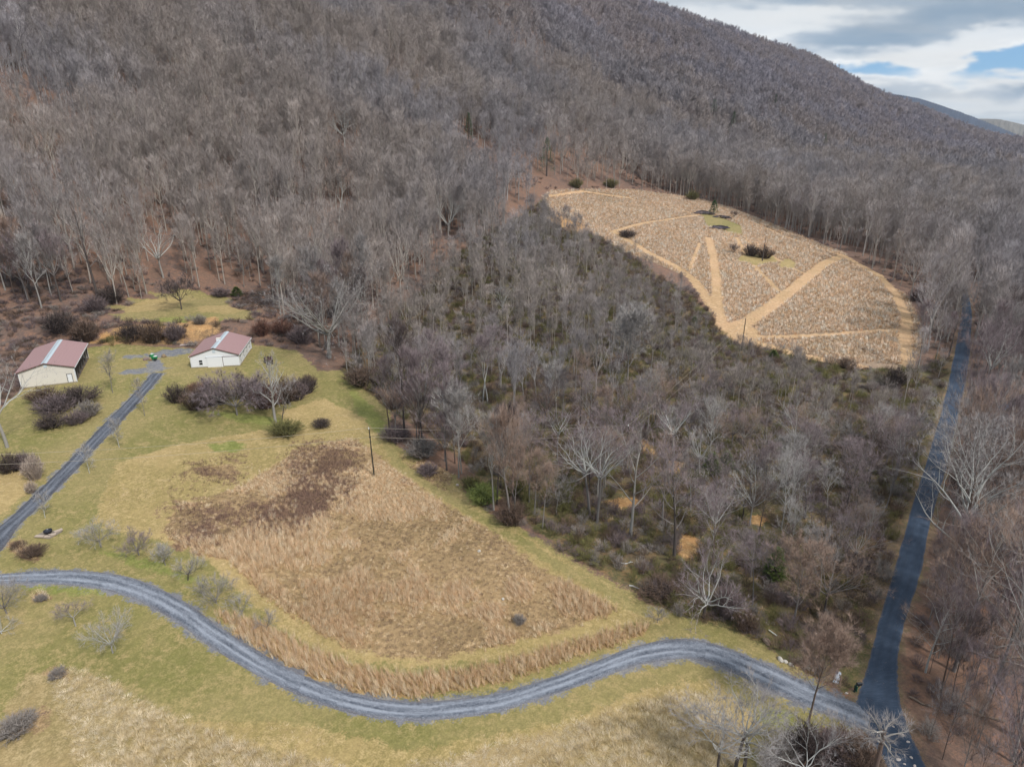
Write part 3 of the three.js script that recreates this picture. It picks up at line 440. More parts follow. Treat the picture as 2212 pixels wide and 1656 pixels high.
// tractor
{
  const p = at(581, 784), t = thing('old_tractor', 'dark maroon old tractor parked on the grass beside the white barn', 'tractor', xyz(p), 0.5), body = std(C(74, 44, 44), 0.7), tyre = std(C(52, 44, 44), 0.95), iron = std(C(96, 84, 76), 0.7);
  mesh('hood', merge([box(-0.36, 0.36, 0.85, 1.5, 0.1, 1.75), box(-0.3, 0.3, 0.55, 0.849, -0.5, 1.6)]), body, t);
  mesh('grille', box(-0.32, 0.32, 0.7, 1.45, 1.752, 1.82), iron, t);
  mesh('seat', merge([box(-0.3, 0.3, 1.15, 1.27, -0.95, -0.45), box(-0.3, 0.3, 1.272, 1.7, -1.0, -0.9)]), body, t);
  for (const s of [-1, 1]) {
    const w = new THREE.TorusGeometry(0.58, 0.2, 8, 20); w.rotateY(Math.PI / 2); w.scale(1.15, 1, 1); w.translate(s * 0.85, 0.76, -0.6); const rw = mesh('rear_wheel', w, tyre, t);
    const h = new THREE.CylinderGeometry(0.42, 0.42, 0.16, 14); h.rotateZ(Math.PI / 2); h.translate(s * 0.85, 0.76, -0.6); mesh('rim', h, iron, rw);
    const f = new THREE.TorusGeometry(0.27, 0.12, 8, 16); f.rotateY(Math.PI / 2); f.translate(s * 0.62, 0.38, 1.35); const fw = mesh('front_wheel', f, tyre, t);
    const fh = new THREE.CylinderGeometry(0.19, 0.19, 0.1, 12); fh.rotateZ(Math.PI / 2); fh.translate(s * 0.62, 0.38, 1.35); mesh('rim', fh, iron, fw);
    const fen = new THREE.TorusGeometry(0.86, 0.05, 5, 12, Math.PI); fen.scale(1, 1, 5); fen.rotateY(Math.PI / 2); fen.translate(s * 0.82, 0.8, -0.6); mesh('fender', fen, body, t);
  }
  const ax = new THREE.CylinderGeometry(0.07, 0.07, 1.3, 8); ax.rotateZ(Math.PI / 2); ax.translate(0, 0.4, 1.35); mesh('front_axle', ax, iron, t);
  const ra = new THREE.CylinderGeometry(0.1, 0.1, 1.6, 8); ra.rotateZ(Math.PI / 2); ra.translate(0, 0.76, -0.6); mesh('rear_axle', ra, iron, t);
  const mb = new MB(); mb.tube([[-0.55, 1.2, -1.0], [-0.55, 2.25, -1.05], [0.55, 2.25, -1.05], [0.55, 1.2, -1.0]], [0.05, 0.05, 0.05, 0.05], 6); mesh('roll_bar', mb.geo(), iron, t);
  const sw = new THREE.TorusGeometry(0.22, 0.025, 6, 16); sw.rotateX(-0.9); sw.translate(0, 1.62, -0.05); mesh('steering_wheel', sw, tyre, t);
  const ex = cyl(0.045, 0.045, 0.75, 8); ex.translate(0.2, 1.48, 1.0); mesh('exhaust_pipe', ex, iron, t);
}
// farm clutter in the yard
const green = std(C(24, 128, 70), 0.5), rng7 = rng(7);
function rock(name, label, p, size, mat, group, sq = 0.6, cat = 'rock') { const g = new THREE.IcosahedronGeometry(0.5, 1), a = g.attributes.position, r = rng(Math.round(p[0] * 91 + p[2] * 37)), o1 = r() * 9; for (let k = 0; k < a.count; k++) { const f = 0.72 + 0.55 * vn(a.getX(k) * 2.3 + o1, a.getY(k) * 2.3 + a.getZ(k) * 1.7 + o1); a.setXYZ(k, a.getX(k) * f * size[0], a.getY(k) * f * size[1], a.getZ(k) * f * size[2]); } g.computeVertexNormals(); const m = mesh(name, g, mat); m.position.set(...xyz(p, size[1] * sq * 0.25)); m.rotation.y = r() * 6; return tag(m, label, cat, group); }
{
  const p = at(334, 778), t = thing('spreader_cart', 'bright green farm cart with a white lid in the yard', 'cart', xyz(p), 0.5);
  const tub = new THREE.CylinderGeometry(0.62, 0.45, 0.75, 14, 1); tub.scale(1.45, 1, 0.85); tub.translate(0, 0.72, 0); mesh('hopper', tub, green, t);
  const lid = new THREE.CylinderGeometry(0.36, 0.4, 0.1, 14); lid.scale(1.3, 1, 0.8); lid.translate(0.25, 1.15, 0); mesh('lid', lid, std(C(230, 236, 232, 0.85), 0.4), t);
  for (const s of [-1, 1]) { const w = new THREE.TorusGeometry(0.3, 0.09, 6, 14); w.translate(0.1, 0.39, s * 0.68); mesh('wheel', w, std([0.02, 0.02, 0.02]), t); }
  const mb = new MB(); mb.tube([[-0.8, 0.5, 0], [-1.7, 0.25, 0]], [0.05, 0.05], 6); mesh('drawbar', mb.geo(), green, t);
  const q = at(328, 769), u = thing('mower_deck', 'smaller green and white machine just behind the green cart', 'machine', xyz(q), -0.4);
  const dk = new THREE.CylinderGeometry(0.55, 0.62, 0.3, 12); dk.translate(0, 0.35, 0); mesh('deck', dk, green, u); mesh('cover', box(-0.25, 0.25, 0.502, 0.75, -0.35, 0.3), std(C(226, 234, 226, 0.85), 0.5), u); mb.p = []; mb.n = []; mb.i = []; mb.c = []; mb.tube([[0.2, 0.5, 0.1], [0.9, 1.05, 0.4]], [0.03, 0.03], 5); mesh('handle', mb.geo(), std(C(210, 216, 212)), u);
  for (const s of [-1, 1]) { const w = new THREE.CylinderGeometry(0.18, 0.18, 0.12, 10); w.rotateX(Math.PI / 2); w.translate(-0.2, 0.18, s * 0.62); mesh('wheel', w, std([0.02, 0.02, 0.02]), u); }
  const brown = std(C(134, 116, 92), 1), mauve = std(C(126, 108, 104), 1);
  rock('boulder', 'tan boulder with dark foot right of the green cart', at(354, 771), [1.4, 1.3, 1.2], brown); rock('boulder', 'grey-mauve boulder left of the green cart', at(315, 777), [1.5, 1.1, 1.1], mauve);
  rock('boulder', 'low red-brown stone between the grey boulder and the green cart', at(323, 778), [0.9, 0.5, 0.7], std(C(150, 96, 76), 1));
  const lp = at(402, 746), lt = thing('lumber_stack', 'pale grey boards stacked against the bank behind the yard', 'lumber stack', xyz(lp), 0.12), bm = std(C(190, 176, 170), 0.95);
  for (let k = 0; k < 6; k++) mesh('board', (() => { const g = box(-1.7, 1.7, 0, 0.09, -0.11, 0.11); g.rotateY((k % 3 - 1) * 0.04 + 0.05 * Math.sin(k * 2)); g.translate((k % 2) * 0.25, 0.12 + 0.12 * Math.floor(k / 3), (k % 3) * 0.34 - 0.3); return g; })(), bm, lt);
  for (const x of [-1.2, 1.0]) mesh('bearer', box(x, x + 0.2, -0.15, 0.1, -0.6, 0.6), std(C(96, 84, 76)), lt);
}
{ // fire pit
  const p = at(103, 1154), t = thing('fire_pit', 'black round fire bowl on a grey stone slab in the lawn', 'fire pit', xyz(p), 0.15);
  const sl = new THREE.CylinderGeometry(1.5, 1.6, 0.16, 4, 1); sl.rotateY(0.4); sl.scale(1.35, 1, 0.95); sl.translate(0, 0.06, 0); mesh('slab', sl, std(C(126, 116, 104), 1), t);
  const bowl = new THREE.LatheGeometry([[0.02, 0.22], [0.45, 0.24], [0.62, 0.5], [0.66, 0.72], [0.58, 0.72], [0.5, 0.45], [0.02, 0.36]].map(([x, y]) => new THREE.Vector2(x, y)), 18); bowl.translate(0.05, 0, -0.1); mesh('bowl', bowl, std(C(30, 32, 44), 0.35, { side: THREE.DoubleSide }), t);
  for (const [x, z, a, w] of [[0.9, 0.55, 0.3, 1.1], [-0.9, 0.75, -0.2, 1.4], [0.4, 1.0, 0.1, 0.9], [1.35, -0.6, 0.7, 1.2]]) { const g = box(-w / 2, w / 2, 0.1, 0.3, -0.25, 0.25); g.rotateY(a); g.translate(x, 0.02, z); mesh('edge_stone', g, std(C(176, 160, 146), 1), t); }
}
{ // mailbox at the corner of the drive
  const p = at(1846, 1494), t = thing('mailbox', 'dark green mailbox on a post beside the paved road', 'mailbox', xyz(p), 0.1), m = std(C(26, 52, 44), 0.6);
  mesh('post', box(-0.09, 0.09, -0.3, 1.1, -0.09, 0.09), m, t); mesh('arm', box(-0.08, 0.75, 1.0, 1.102, -0.07, 0.07), m, t);
  const s = new THREE.Shape(); s.moveTo(-0.16, 0); s.lineTo(0.16, 0); s.lineTo(0.16, 0.2); s.absarc(0, 0.2, 0.16, 0, Math.PI); s.lineTo(-0.16, 0); const g = plate(s, 0, 0.62); g.rotateY(Math.PI / 2); g.translate(0.12, 1.105, 0); mesh('box', g, std(C(34, 40, 46), 0.5), t);
  mesh('brace', (() => { const mb = new MB(); mb.tube([[0.08, 0.55, 0], [0.6, 1.0, 0]], [0.05, 0.05], 5); return mb.geo(); })(), m, t); mesh('side_panel', box(0.1, 0.16, 0.2, 0.95, -0.24, 0.24), std(C(40, 110, 84), 0.6), t);
}
{ // crumpled sheet on the grass
  const p = at(1807, 1466), g = new THREE.PlaneGeometry(0.9, 2.3, 10, 22), a = g.attributes.position; for (let k = 0; k < a.count; k++) { const x = a.getX(k), y = a.getY(k); a.setXYZ(k, x * (0.55 + 0.3 * vn(y * 2, 4)) + 0.12 * vn(y * 3, 1), y, 0.14 + 0.34 * fbm(x * 2.4, y * 2.4, 3) + 0.1 * Math.sin(y * 2.2)); } g.rotateX(-Math.PI / 2); g.computeVertexNormals();
  const o = thing('plastic_sheet', 'crumpled pale blue-white plastic sheet lying on the roadside grass', 'plastic sheet', xyz(p), -0.62); mesh('sheet', g, std(C(204, 216, 230, 0.85), 0.5, { side: THREE.DoubleSide }), o); const f = new THREE.PlaneGeometry(0.34, 0.8, 4, 8), b = f.attributes.position; for (let k = 0; k < b.count; k++) b.setZ(k, 0.5 + 0.12 * vn(b.getX(k) * 4, b.getY(k) * 4)); f.rotateX(-Math.PI / 2); f.translate(-0.12, 0, -0.7); f.computeVertexNormals(); mesh('dark_fold', f, std(C(50, 60, 84), 0.6, { side: THREE.DoubleSide }), o);
}
const rk = std(C(186, 180, 170), 1), rk2 = std(C(160, 140, 124), 1), rk3 = std(C(206, 192, 182), 1);
for (const [u, v, w, h, d, lab, m] of [[1686, 1425, 1.0, 0.6, 0.6, 'long grey rock, left of three beside the driveway verge', rk], [1697, 1430, 0.6, 0.5, 0.5, 'small grey rock, middle of three beside the driveway verge', rk], [1709, 1437, 0.7, 0.6, 0.5, 'rounded grey rock, right of three beside the driveway verge', rk], [1657, 1388, 1.3, 1.0, 0.8, 'big brown boulder in the brush above the driveway', rk2], [1656, 1348, 0.8, 0.5, 0.3, 'flat bluish-white rock in the brush above the brown boulder', rk3], [1630, 1318, 0.6, 0.5, 0.5, 'white rock at the upper left of the rocky brush', rk3], [1671, 1348, 0.7, 0.6, 0.6, 'mauve rock beside the white pipe in the brush', rk2], [1636, 1338, 0.4, 0.4, 0.4, 'smallest white stone between two rocks in the brush', rk3], [1814, 1428, 0.7, 0.5, 0.6, 'round tan rock on the slope left of the paved road', rk2], [1197, 981, 1.0, 0.7, 0.9, 'pale round boulder at the foot of trees in the thicket', rk], [988, 1048, 0.6, 0.5, 0.5, 'single white stone beside the mown track', rk3], [1829, 1498, 0.4, 0.3, 0.3, 'little white stone at the foot of the mailbox', rk3], [555, 662, 0.9, 0.5, 0.5, 'white stone in the leaf litter above the white barn', rk3], [1683, 1200, 0.8, 0.5, 0.5, 'pale rock on the left edge of the paved road', rk3], [1035, 1191, 0.5, 0.5, 0.5, 'grey stone in the meadow below the thicket', rk], [1086, 1295, 0.6, 0.5, 0.5, 'grey stone among the dry reeds of the meadow', rk]]) rock('rock', lab, at(u, v), [w, h, d], m);
for (const [u, v, w, lab] of [[1948, 1588, 0.55, 'largest white stone on the asphalt at the junction'], [1962, 1604, 0.4, 'white stone below the largest on the asphalt'], [1941, 1642, 0.55, 'wide white stone near the bottom of the asphalt'], [1969, 1638, 0.42, 'tan-white stone near the right bottom of the asphalt'], [1976, 1656, 0.4, 'white chip at the very bottom of the asphalt'], [1954, 1652, 0.3, 'small white chip between two stones at the bottom'], [1930, 1571, 0.3, 'small chip high on the asphalt apron'], [1910, 1556, 0.3, 'grey-white chip in the middle of the junction']]) { const p = at(u, v); p[1] += 0.1; rock('loose_stone', lab, p, [w, 0.24, w * 0.7], rk3); }
{ const p = at(1669, 1370), o = thing('pipe', 'short white pipe lying in the brush above the driveway', 'pipe', xyz(p, 0.25), -1.1), mb = new MB(); mb.tube([[-0.7, 0, 0], [0.7, 0.1, 0]], [0.08, 0.08], 8); mesh('tube', mb.geo(), std(C(226, 230, 220, 0.85), 0.5), o); const c = new THREE.TorusGeometry(0.085, 0.02, 6, 12); c.rotateY(Math.PI / 2); c.translate(0.7, 0.1, 0); mesh('collar', c, std(C(226, 230, 220, 0.85), 0.5), o); }
// heaps of old logs in the upper field
function logPile(label, p, rx, rz, turn, n, tone, flat_ = 1) {
  const t = thing('log_pile', label, 'log pile', xyz(p), turn), r = rng(Math.round(p[2] * 10)), ms = [std(tone, 1), std(tone.map((x) => x * 1.5), 1), std(tone.map((x) => x * 0.65), 1)];
  for (let k = 0; k < n; k++) { const a = r() * 6.28, q = Math.sqrt(r()), x = rx * q * Math.cos(a), z = rz * q * Math.sin(a), h = (1 - q * q) * 1.7 * flat_ + 0.2, l = 1.2 + r() * 1.6, d = (r() - 0.5) * 1.6, mb = new MB(), e = 0.25 * (r() - 0.5) * l; mb.tube([[x - l * Math.cos(d), h - e, z - l * Math.sin(d) * 0.6], [x + 0.1 * r(), h + 0.1, z], [x + l * Math.cos(d), h + e, z + l * Math.sin(d) * 0.6]], [0.24, 0.22, 0.12].map((w) => w * (0.6 + r())), 6); mesh('log', mb.geo(), ms[k % 3], t); }
}
logPile('long low pile of grey logs left of the juniper', at(1518, 462), 5.5, 2, -0.1, 34, C(96, 88, 92)); logPile('tapering pile of dark logs right of the juniper', at(1560, 471), 4.5, 1.6, -0.35, 22, C(84, 76, 80), 0.7); logPile('separate dark heap of logs below the juniper on the green patch', at(1553, 495), 5.2, 2.2, -0.1, 38, C(78, 72, 80));
// fallen trunks and branches
const deadMat = std(C(128, 112, 98), 1), paleDead = std(C(206, 206, 202), 0.9);
function fallen(label, p, l, r0, turn, mat = deadMat, bent = 0.12) { const t = thing('fallen_log', label, 'fallen log', xyz(p, r0 * 0.8), turn), mb = new MB(), pts = [], rad = []; for (let k = 0; k <= 6; k++) { pts.push([(k / 6 - 0.5) * l, 0.1 + bent * Math.sin(k * 1.3), bent * l * 0.3 * Math.sin(k * 0.9)]); rad.push(r0 * (1 - k * 0.11)); } mb.tube(pts, rad, 7); mesh('trunk', mb.geo(), mat, t); const b = new MB(); b.tube([pts[4], [pts[4][0] + l * 0.12, 0.5, l * 0.1], [pts[4][0] + l * 0.2, 0.75, l * 0.16]], [r0 * 0.5, r0 * 0.35, r0 * 0.12], 5); b.tube([pts[5], [pts[5][0] + l * 0.06, 0.35, -l * 0.09]], [r0 * 0.4, r0 * 0.12], 5); mesh('branch', b.geo(), mat, t); }
fallen('white fallen branch at the lower edge of the thicket', at(1350, 1218), 2.6, 0.13, 0.05, paleDead); fallen('grey-white fallen branch beside the meadow corner', at(1382, 1272), 3.2, 0.12, -0.4, paleDead); fallen('weathered log on the leaves behind the barns', at(560, 640), 6, 0.25, 0.3); fallen('short dark log beside the road bend at the edge of the litter', at(1990, 1520), 2.6, 0.15, -0.75); fallen('brown log lying below the right-hand trunks', at(2112, 1545), 6, 0.2, -0.5); fallen('thin log crossing the litter right of the road', at(2150, 1290), 7, 0.2, 0.1); fallen('mossy log in the litter near the right edge', at(2170, 1420), 8, 0.24, -0.2); fallen('long grey log at the left foot of the hill', at(240, 645), 9, 0.3, 0.35); fallen('short grey log at the left end of the terrace', at(212, 678), 4, 0.25, 0.2); fallen('bleached log across the brush below the field', at(1720, 905), 5, 0.2, 0.02);

// ---------------------------------------------------------------- trees
// opt: h height, r trunk radius, clear share of bare trunk, n main limbs, spread angle of limbs, up how they turn up, crook, twigs per branch, tl twig length, tw twig width, fork share of height where the trunk ends in limbs
function grow(seed, opt) {
  const r = rng(seed), o = { clear: 0.35, n: 12, spread: 0.9, up: 0.05, crook: 0.12, twigs: 7, tl: 0.9, tw: 0.03, fork: 1, lim: 0.42, sub: 4, sub2: 3, droop: 0, sides: 6, narrow: 1, bend: 0.05, rise: 0.22, ...opt };
  const trunk = new MB(), limbs = [], crown = new MB(); let limb = null;
  const turnFrom = (d, ang, az) => { let u = Math.abs(d[1]) < 0.9 ? nrm3([d[2], 0, -d[0]]) : [1, 0, 0]; const v = [d[1] * u[2] - d[2] * u[1], d[2] * u[0] - d[0] * u[2], d[0] * u[1] - d[1] * u[0]], c = Math.cos(ang), s = Math.sin(ang), ca = Math.cos(az), sa = Math.sin(az); return nrm3([0, 1, 2].map((k) => d[k] * c + (u[k] * ca + v[k] * sa) * s)); };
  function twigs(p, d, n) { for (let k = 0; k < n; k++) { const dir = turnFrom(d, 0.25 + 0.75 * r(), r() * 6.283), l = o.tl * (0.5 + 0.9 * r()); dir[1] += o.rise - o.droop; const b = [p[0] + dir[0] * l, p[1] + dir[1] * l, p[2] + dir[2] * l], side = nrm3([dir[2] + 0.3 * (r() - 0.5), 0.4 * (r() - 0.5), -dir[0] + 0.3 * (r() - 0.5)]); crown.blade(p, b, o.tw, side, nrm3([r() - 0.5, 0.9, r() - 0.5])); } }
  function branch(p, d, len, rad, level) {
    const n = level === 0 ? 9 : level === 1 ? 6 : level === 2 ? 4 : 2, pts = [p], rd = [rad], st = len / n; let q = p, dir = d; const kids = [];
    for (let k = 1; k <= n; k++) {
      const cr = level === 0 ? o.bend : o.crook * (level === 1 ? 1.15 : 1.5);
      dir = nrm3([dir[0] + (r() - 0.5) * 2 * cr, dir[1] + (r() - 0.5) * 2 * cr * 0.7 + (level ? o.up - o.droop * k / n : 0.03), dir[2] + (r() - 0.5) * 2 * cr]);
      q = [q[0] + dir[0] * st, q[1] + dir[1] * st, q[2] + dir[2] * st]; pts.push(q);
      const t = k / n; rd.push(Math.max(0.012, rad * (level === 0 ? (o.fork < 1 ? 1 - 0.35 * t : 1 - 0.88 * t) : 1 - 0.85 * t))); kids.push([q, dir, t, rd[k]]);
    }
    if (level === 0) trunk.tube(pts, rd, o.sides); else if (level === 3) crown.tube(pts, rd, 3); else (limb ?? trunk).tube(pts, rd, level === 1 ? Math.max(4, o.sides - 1) : 3);
    const lerpAt = (t) => { const x = t * n, k = Math.min(n - 1, Math.floor(x)), f = x - k; return [pts[k].map((c, i) => mix(c, pts[k + 1][i], f)), kids[k][1], mix(rd[k], rd[k + 1], f)]; };
    if (level === 0) {
      for (let k = 0; k < o.n; k++) {
        const t = o.fork < 1 ? mix(0.86, 1, k / o.n) : mix(o.clear, 0.98, Math.pow((k + 0.5 * r()) / o.n, 0.9)), [bp, bd, br] = lerpAt(Math.min(0.995, t));
        const ang = o.fork < 1 ? o.spread * (k === 0 ? 0.3 : 0.75 + 0.4 * r()) : o.spread * (1 - 0.45 * (t - o.clear) / (1 - o.clear)) * (0.8 + 0.4 * r());
        const shape = o.fork < 1 ? 1 - 0.25 * r() : (0.55 + 0.75 * Math.sin(Math.PI * clamp(0.18 + 0.72 * (t - o.clear) / (1 - o.clear)))) * (0.75 + 0.5 * r());
        limb = o.parts ? new MB() : limbs[0] ?? new MB(); if (o.parts || !limbs.length) limbs.push(limb);
        branch(bp, turnFrom(bd, ang, k * 2.4 + r() * 0.8), o.h * (o.fork < 1 ? 1 - o.fork : o.lim) * shape * o.narrow, Math.min(br * 0.75, rad * (o.lr ?? (o.fork < 1 ? 0.62 : 0.34))), 1);
      }
      if (o.fork >= 1) twigs(q, dir, o.twigs * 2);
    } else {
      const m = level === 1 ? o.sub : level === 2 ? o.sub2 : 0;
      for (let k = 0; k < m; k++) { const t = mix(0.3, 0.97, (k + r() * 0.8) / m), [bp, bd, br] = lerpAt(Math.min(0.99, t)); branch(bp, turnFrom(bd, 0.45 + 0.55 * r(), r() * 6.283), len * (0.62 - 0.25 * t) * (0.75 + 0.5 * r()), Math.max(0.015, br * 0.62), level + 1); }
      for (let k = 1; k <= n; k++) if (level > 1 || k > n / 2) twigs(kids[k - 1][0], kids[k - 1][1], level === 3 ? Math.ceil(o.twigs * 0.6) : level === 2 ? Math.ceil(o.twigs * 0.5) : Math.ceil(o.twigs * 0.3));
      if (level > 1) twigs(q, dir, o.twigs);
    }
  }
  branch([0, -0.3, 0], nrm3([o.lean?.[0] ?? 0, 1, o.lean?.[1] ?? 0]), (o.h + 0.3) * (o.fork < 1 ? o.fork : 0.96), o.r, 0);
  return { trunk, limbs, crown };
}
function joined(list) { // several collectors, each with its colour, as one geometry with vertex colours
  const out = new MB();
  for (const [m, c] of list) { const o = out.p.length / 3; for (const x of m.p) out.p.push(x); for (const x of m.n) out.n.push(x); for (let k = 0; k < m.p.length / 3; k++) out.c.push(...c); for (const x of m.i) out.i.push(x + o); }
  return out.geo(true);
}
const BARK = { grey: C(126, 120, 116), dark: C(84, 76, 72), pale: C(180, 180, 175), brown: C(104, 88, 78), mid: C(152, 148, 142) };
const TWIG = { mauve: C(132, 118, 120), grey: C(146, 140, 138), tan: C(146, 124, 110), dark: C(98, 86, 84), pale: C(158, 153, 150) };
const bark = {}; for (const k in BARK) bark[k] = std(BARK[k], 1);
{ // bark: flecks of lichen and darker furrows
  const N = 64, d = new Uint8Array(N * N * 4), r = rng(31); for (let k = 0; k < N * N; k++) { const v = r() < 0.12 ? 255 : 150 + 80 * r(); d.set([v, v, v * 0.99, 255], k * 4); } const t = new THREE.DataTexture(d, N, N); t.wrapS = t.wrapT = THREE.RepeatWrapping; t.needsUpdate = true; for (const k in bark) { bark[k].bumpMap = null; }
}
const twig = {}; for (const k in TWIG) twig[k] = std(TWIG[k], 1, { side: THREE.DoubleSide });
function treeThing(name, label, p, seed, opt, barkName, twigName, limbBark, group, category = 'tree') {
  const t = thing(name, label, category, xyz(p), 0, group), g = grow(seed, opt);
  mesh('trunk', g.trunk.geo(), bark[barkName], t);
  for (const l of g.limbs) if (l.tris) mesh(opt.parts ? 'limb' : 'branches', l.geo(), bark[limbBark ?? barkName], t);
  if (g.crown.tris) mesh('crown', g.crown.geo(), twig[twigName], t);
  return t;
}
const heroes = [];
const hero = (u, v, top) => { const p = at(u, v); heroes.push(p); return [p, Math.max(1.5, tall(p, top))]; };
function H(u, v, top, name, label, seed, opt, b, t, lb) { const [p, h] = hero(u, v, top); return treeThing(name, label, p, seed, { h, r: h * 0.017, parts: true, ...opt }, b, t, lb); }
const SYC = { lr: 0.58, fork: 0.5, n: 6, spread: 0.85, crook: 0.24, twigs: 7, tl: 0.8, tw: 0.022, sub: 5, sub2: 3, up: 0.05 };
// singled-out trees, in the order of the photograph from left to right
H(15, 966, 756, 'sycamore_tree', 'whitish tree cut by the left edge below the long barn', 11, { ...SYC, n: 7, fork: 0.35, sub: 6, twigs: 8 }, 'mid', 'pale', 'pale');
H(243, 848, 778, 'sapling', 'thin young tree between the left barn and the lane', 12, { clear: 0.3, n: 12, spread: 0.45, twigs: 3, tl: 0.7, lim: 0.34, r: 0.09 }, 'grey', 'grey');
H(312, 898, 836, 'sapling', 'thin young tree just right of the lane by the hedge', 13, { clear: 0.3, n: 9, spread: 0.45, twigs: 2, tl: 0.6, lim: 0.32, r: 0.07 }, 'grey', 'grey');
H(257, 966, 918, 'sapling', 'small whitish young tree right of the lane, middle of the lawn', 14, { clear: 0.25, n: 10, spread: 0.6, twigs: 3, tl: 0.6, lim: 0.35, r: 0.07 }, 'pale', 'pale');
H(193, 1022, 976, 'sapling', 'faint little young tree beside the lane below the whitish one', 15, { clear: 0.25, n: 9, spread: 0.6, twigs: 2, tl: 0.55, lim: 0.35, r: 0.06 }, 'pale', 'pale');
H(97, 1118, 1075, 'sapling', 'lowest little young tree beside the lane near the fire pit', 16, { clear: 0.25, n: 9, spread: 0.6, twigs: 2, tl: 0.5, lim: 0.35, r: 0.06 }, 'pale', 'pale');
H(392, 668, 596, 'apple_tree', 'dark rounded tree alone on the terrace behind the barns', 17, { fork: 0.3, n: 8, spread: 1.05, crook: 0.2, twigs: 14, tl: 1.0, tw: 0.045, sub: 6, sub2: 4, r: 0.22 }, 'dark', 'dark');
H(512, 896, 800, 'willow_tree', 'rounded grey-mauve tree rising out of the dark hedge', 18, { fork: 0.22, n: 12, spread: 0.95, crook: 0.16, twigs: 16, tl: 1.2, tw: 0.045, sub: 6, sub2: 4, droop: 0.08, r: 0.25 }, 'grey', 'mauve');
H(596, 918, 783, 'dead_tree', 'pale half-dead twin-stemmed tree in front of the hedge', 19, { clear: 0.3, n: 13, spread: 0.85, crook: 0.3, twigs: 3, tl: 0.7, lim: 0.26, up: 0.12, r: 0.36, sub: 4, sub2: 2 }, 'mid', 'pale', 'pale');
H(607, 916, 835, 'dead_tree', 'thinner crooked stem beside the half-dead tree', 20, { clear: 0.3, n: 9, spread: 0.8, crook: 0.32, twigs: 4, tl: 0.7, lim: 0.34, lean: [0.25, 0.1], r: 0.16 }, 'dark', 'grey', 'grey');
H(712, 773, 572, 'oak_tree', 'broad spreading grey oak right of the white barn', 21, { fork: 0.3, n: 13, spread: 1.1, crook: 0.16, twigs: 10, tl: 1.1, tw: 0.036, sub: 7, sub2: 4, up: 0.04, r: 0.62 }, 'mid', 'grey', 'mid');
H(218, 1182, 1126, 'orchard_tree', 'bluish-grey fruit tree, first of the row above the driveway', 22, { fork: 0.3, n: 8, spread: 1.0, twigs: 6, tl: 0.55, tw: 0.014, sub: 6, sub2: 4, r: 0.1 }, 'grey', 'pale');
H(300, 1199, 1150, 'orchard_tree', 'rounded mauve fruit tree, second of the row above the driveway', 23, { fork: 0.28, n: 8, spread: 1.05, twigs: 6, tl: 0.55, tw: 0.014, sub: 6, sub2: 4, r: 0.1 }, 'grey', 'mauve');
H(357, 1221, 1180, 'orchard_tree', 'small upright fruit tree, third of the row above the driveway', 24, { fork: 0.3, n: 7, spread: 0.8, twigs: 5, tl: 0.5, tw: 0.014, sub: 6, sub2: 4, r: 0.08 }, 'grey', 'pale');
H(405, 1253, 1205, 'orchard_tree', 'leaning fruit tree, fourth of the row above the driveway', 25, { fork: 0.32, n: 6, spread: 1.1, twigs: 4, tl: 0.5, tw: 0.014, sub: 6, sub2: 4, lean: [0.15, 0], r: 0.1 }, 'dark', 'pale');
H(467, 1302, 1245, 'orchard_tree', 'bushy grey fruit tree, fifth of the row above the driveway', 26, { fork: 0.2, n: 9, spread: 1.0, twigs: 6, tl: 0.55, tw: 0.014, sub: 6, sub2: 4, r: 0.1 }, 'grey', 'grey');
H(525, 1332, 1290, 'orchard_tree', 'small sparse fruit tree where the dry reeds begin', 27, { fork: 0.3, n: 6, spread: 0.8, twigs: 4, tl: 0.45, tw: 0.014, r: 0.07 }, 'grey', 'pale');
H(577, 1362, 1322, 'orchard_tree', 'last small fruit tree, standing in the dry reeds', 28, { fork: 0.3, n: 6, spread: 0.8, twigs: 4, tl: 0.45, tw: 0.014, r: 0.07 }, 'grey', 'grey');
H(163, 1352, 1300, 'orchard_tree', 'short forked fruit tree on the lawn below the driveway', 29, { fork: 0.4, n: 5, spread: 1.15, twigs: 4, tl: 0.5, tw: 0.014, sub: 6, sub2: 4, r: 0.11 }, 'mid', 'mauve');
H(243, 1410, 1335, 'orchard_tree', 'vase-shaped pale fruit tree, lowest on the lawn', 30, { fork: 0.32, n: 9, spread: 0.75, twigs: 4, tl: 0.55, tw: 0.014, sub: 6, sub2: 4, r: 0.11 }, 'mid', 'pale', 'pale');
H(14, 1325, 1255, 'orchard_tree', 'grey fruit tree at the left edge below the driveway', 31, { fork: 0.25, n: 9, spread: 1.0, twigs: 5, tl: 0.6, tw: 0.014, sub: 6, sub2: 4, r: 0.12 }, 'grey', 'grey');
H(4, 1368, 1330, 'orchard_tree', 'low leaning fruit tree cut by the left edge', 32, { fork: 0.2, n: 7, spread: 1.3, twigs: 4, tl: 0.5, tw: 0.014, lean: [-0.3, 0], r: 0.1 }, 'pale', 'pale');
H(1420, 1345, 1310, 'orchard_tree', 'tiny grey tree at the right tip of the meadow', 33, { fork: 0.3, n: 6, spread: 0.7, twigs: 4, tl: 0.45, tw: 0.014, r: 0.07 }, 'grey', 'grey');
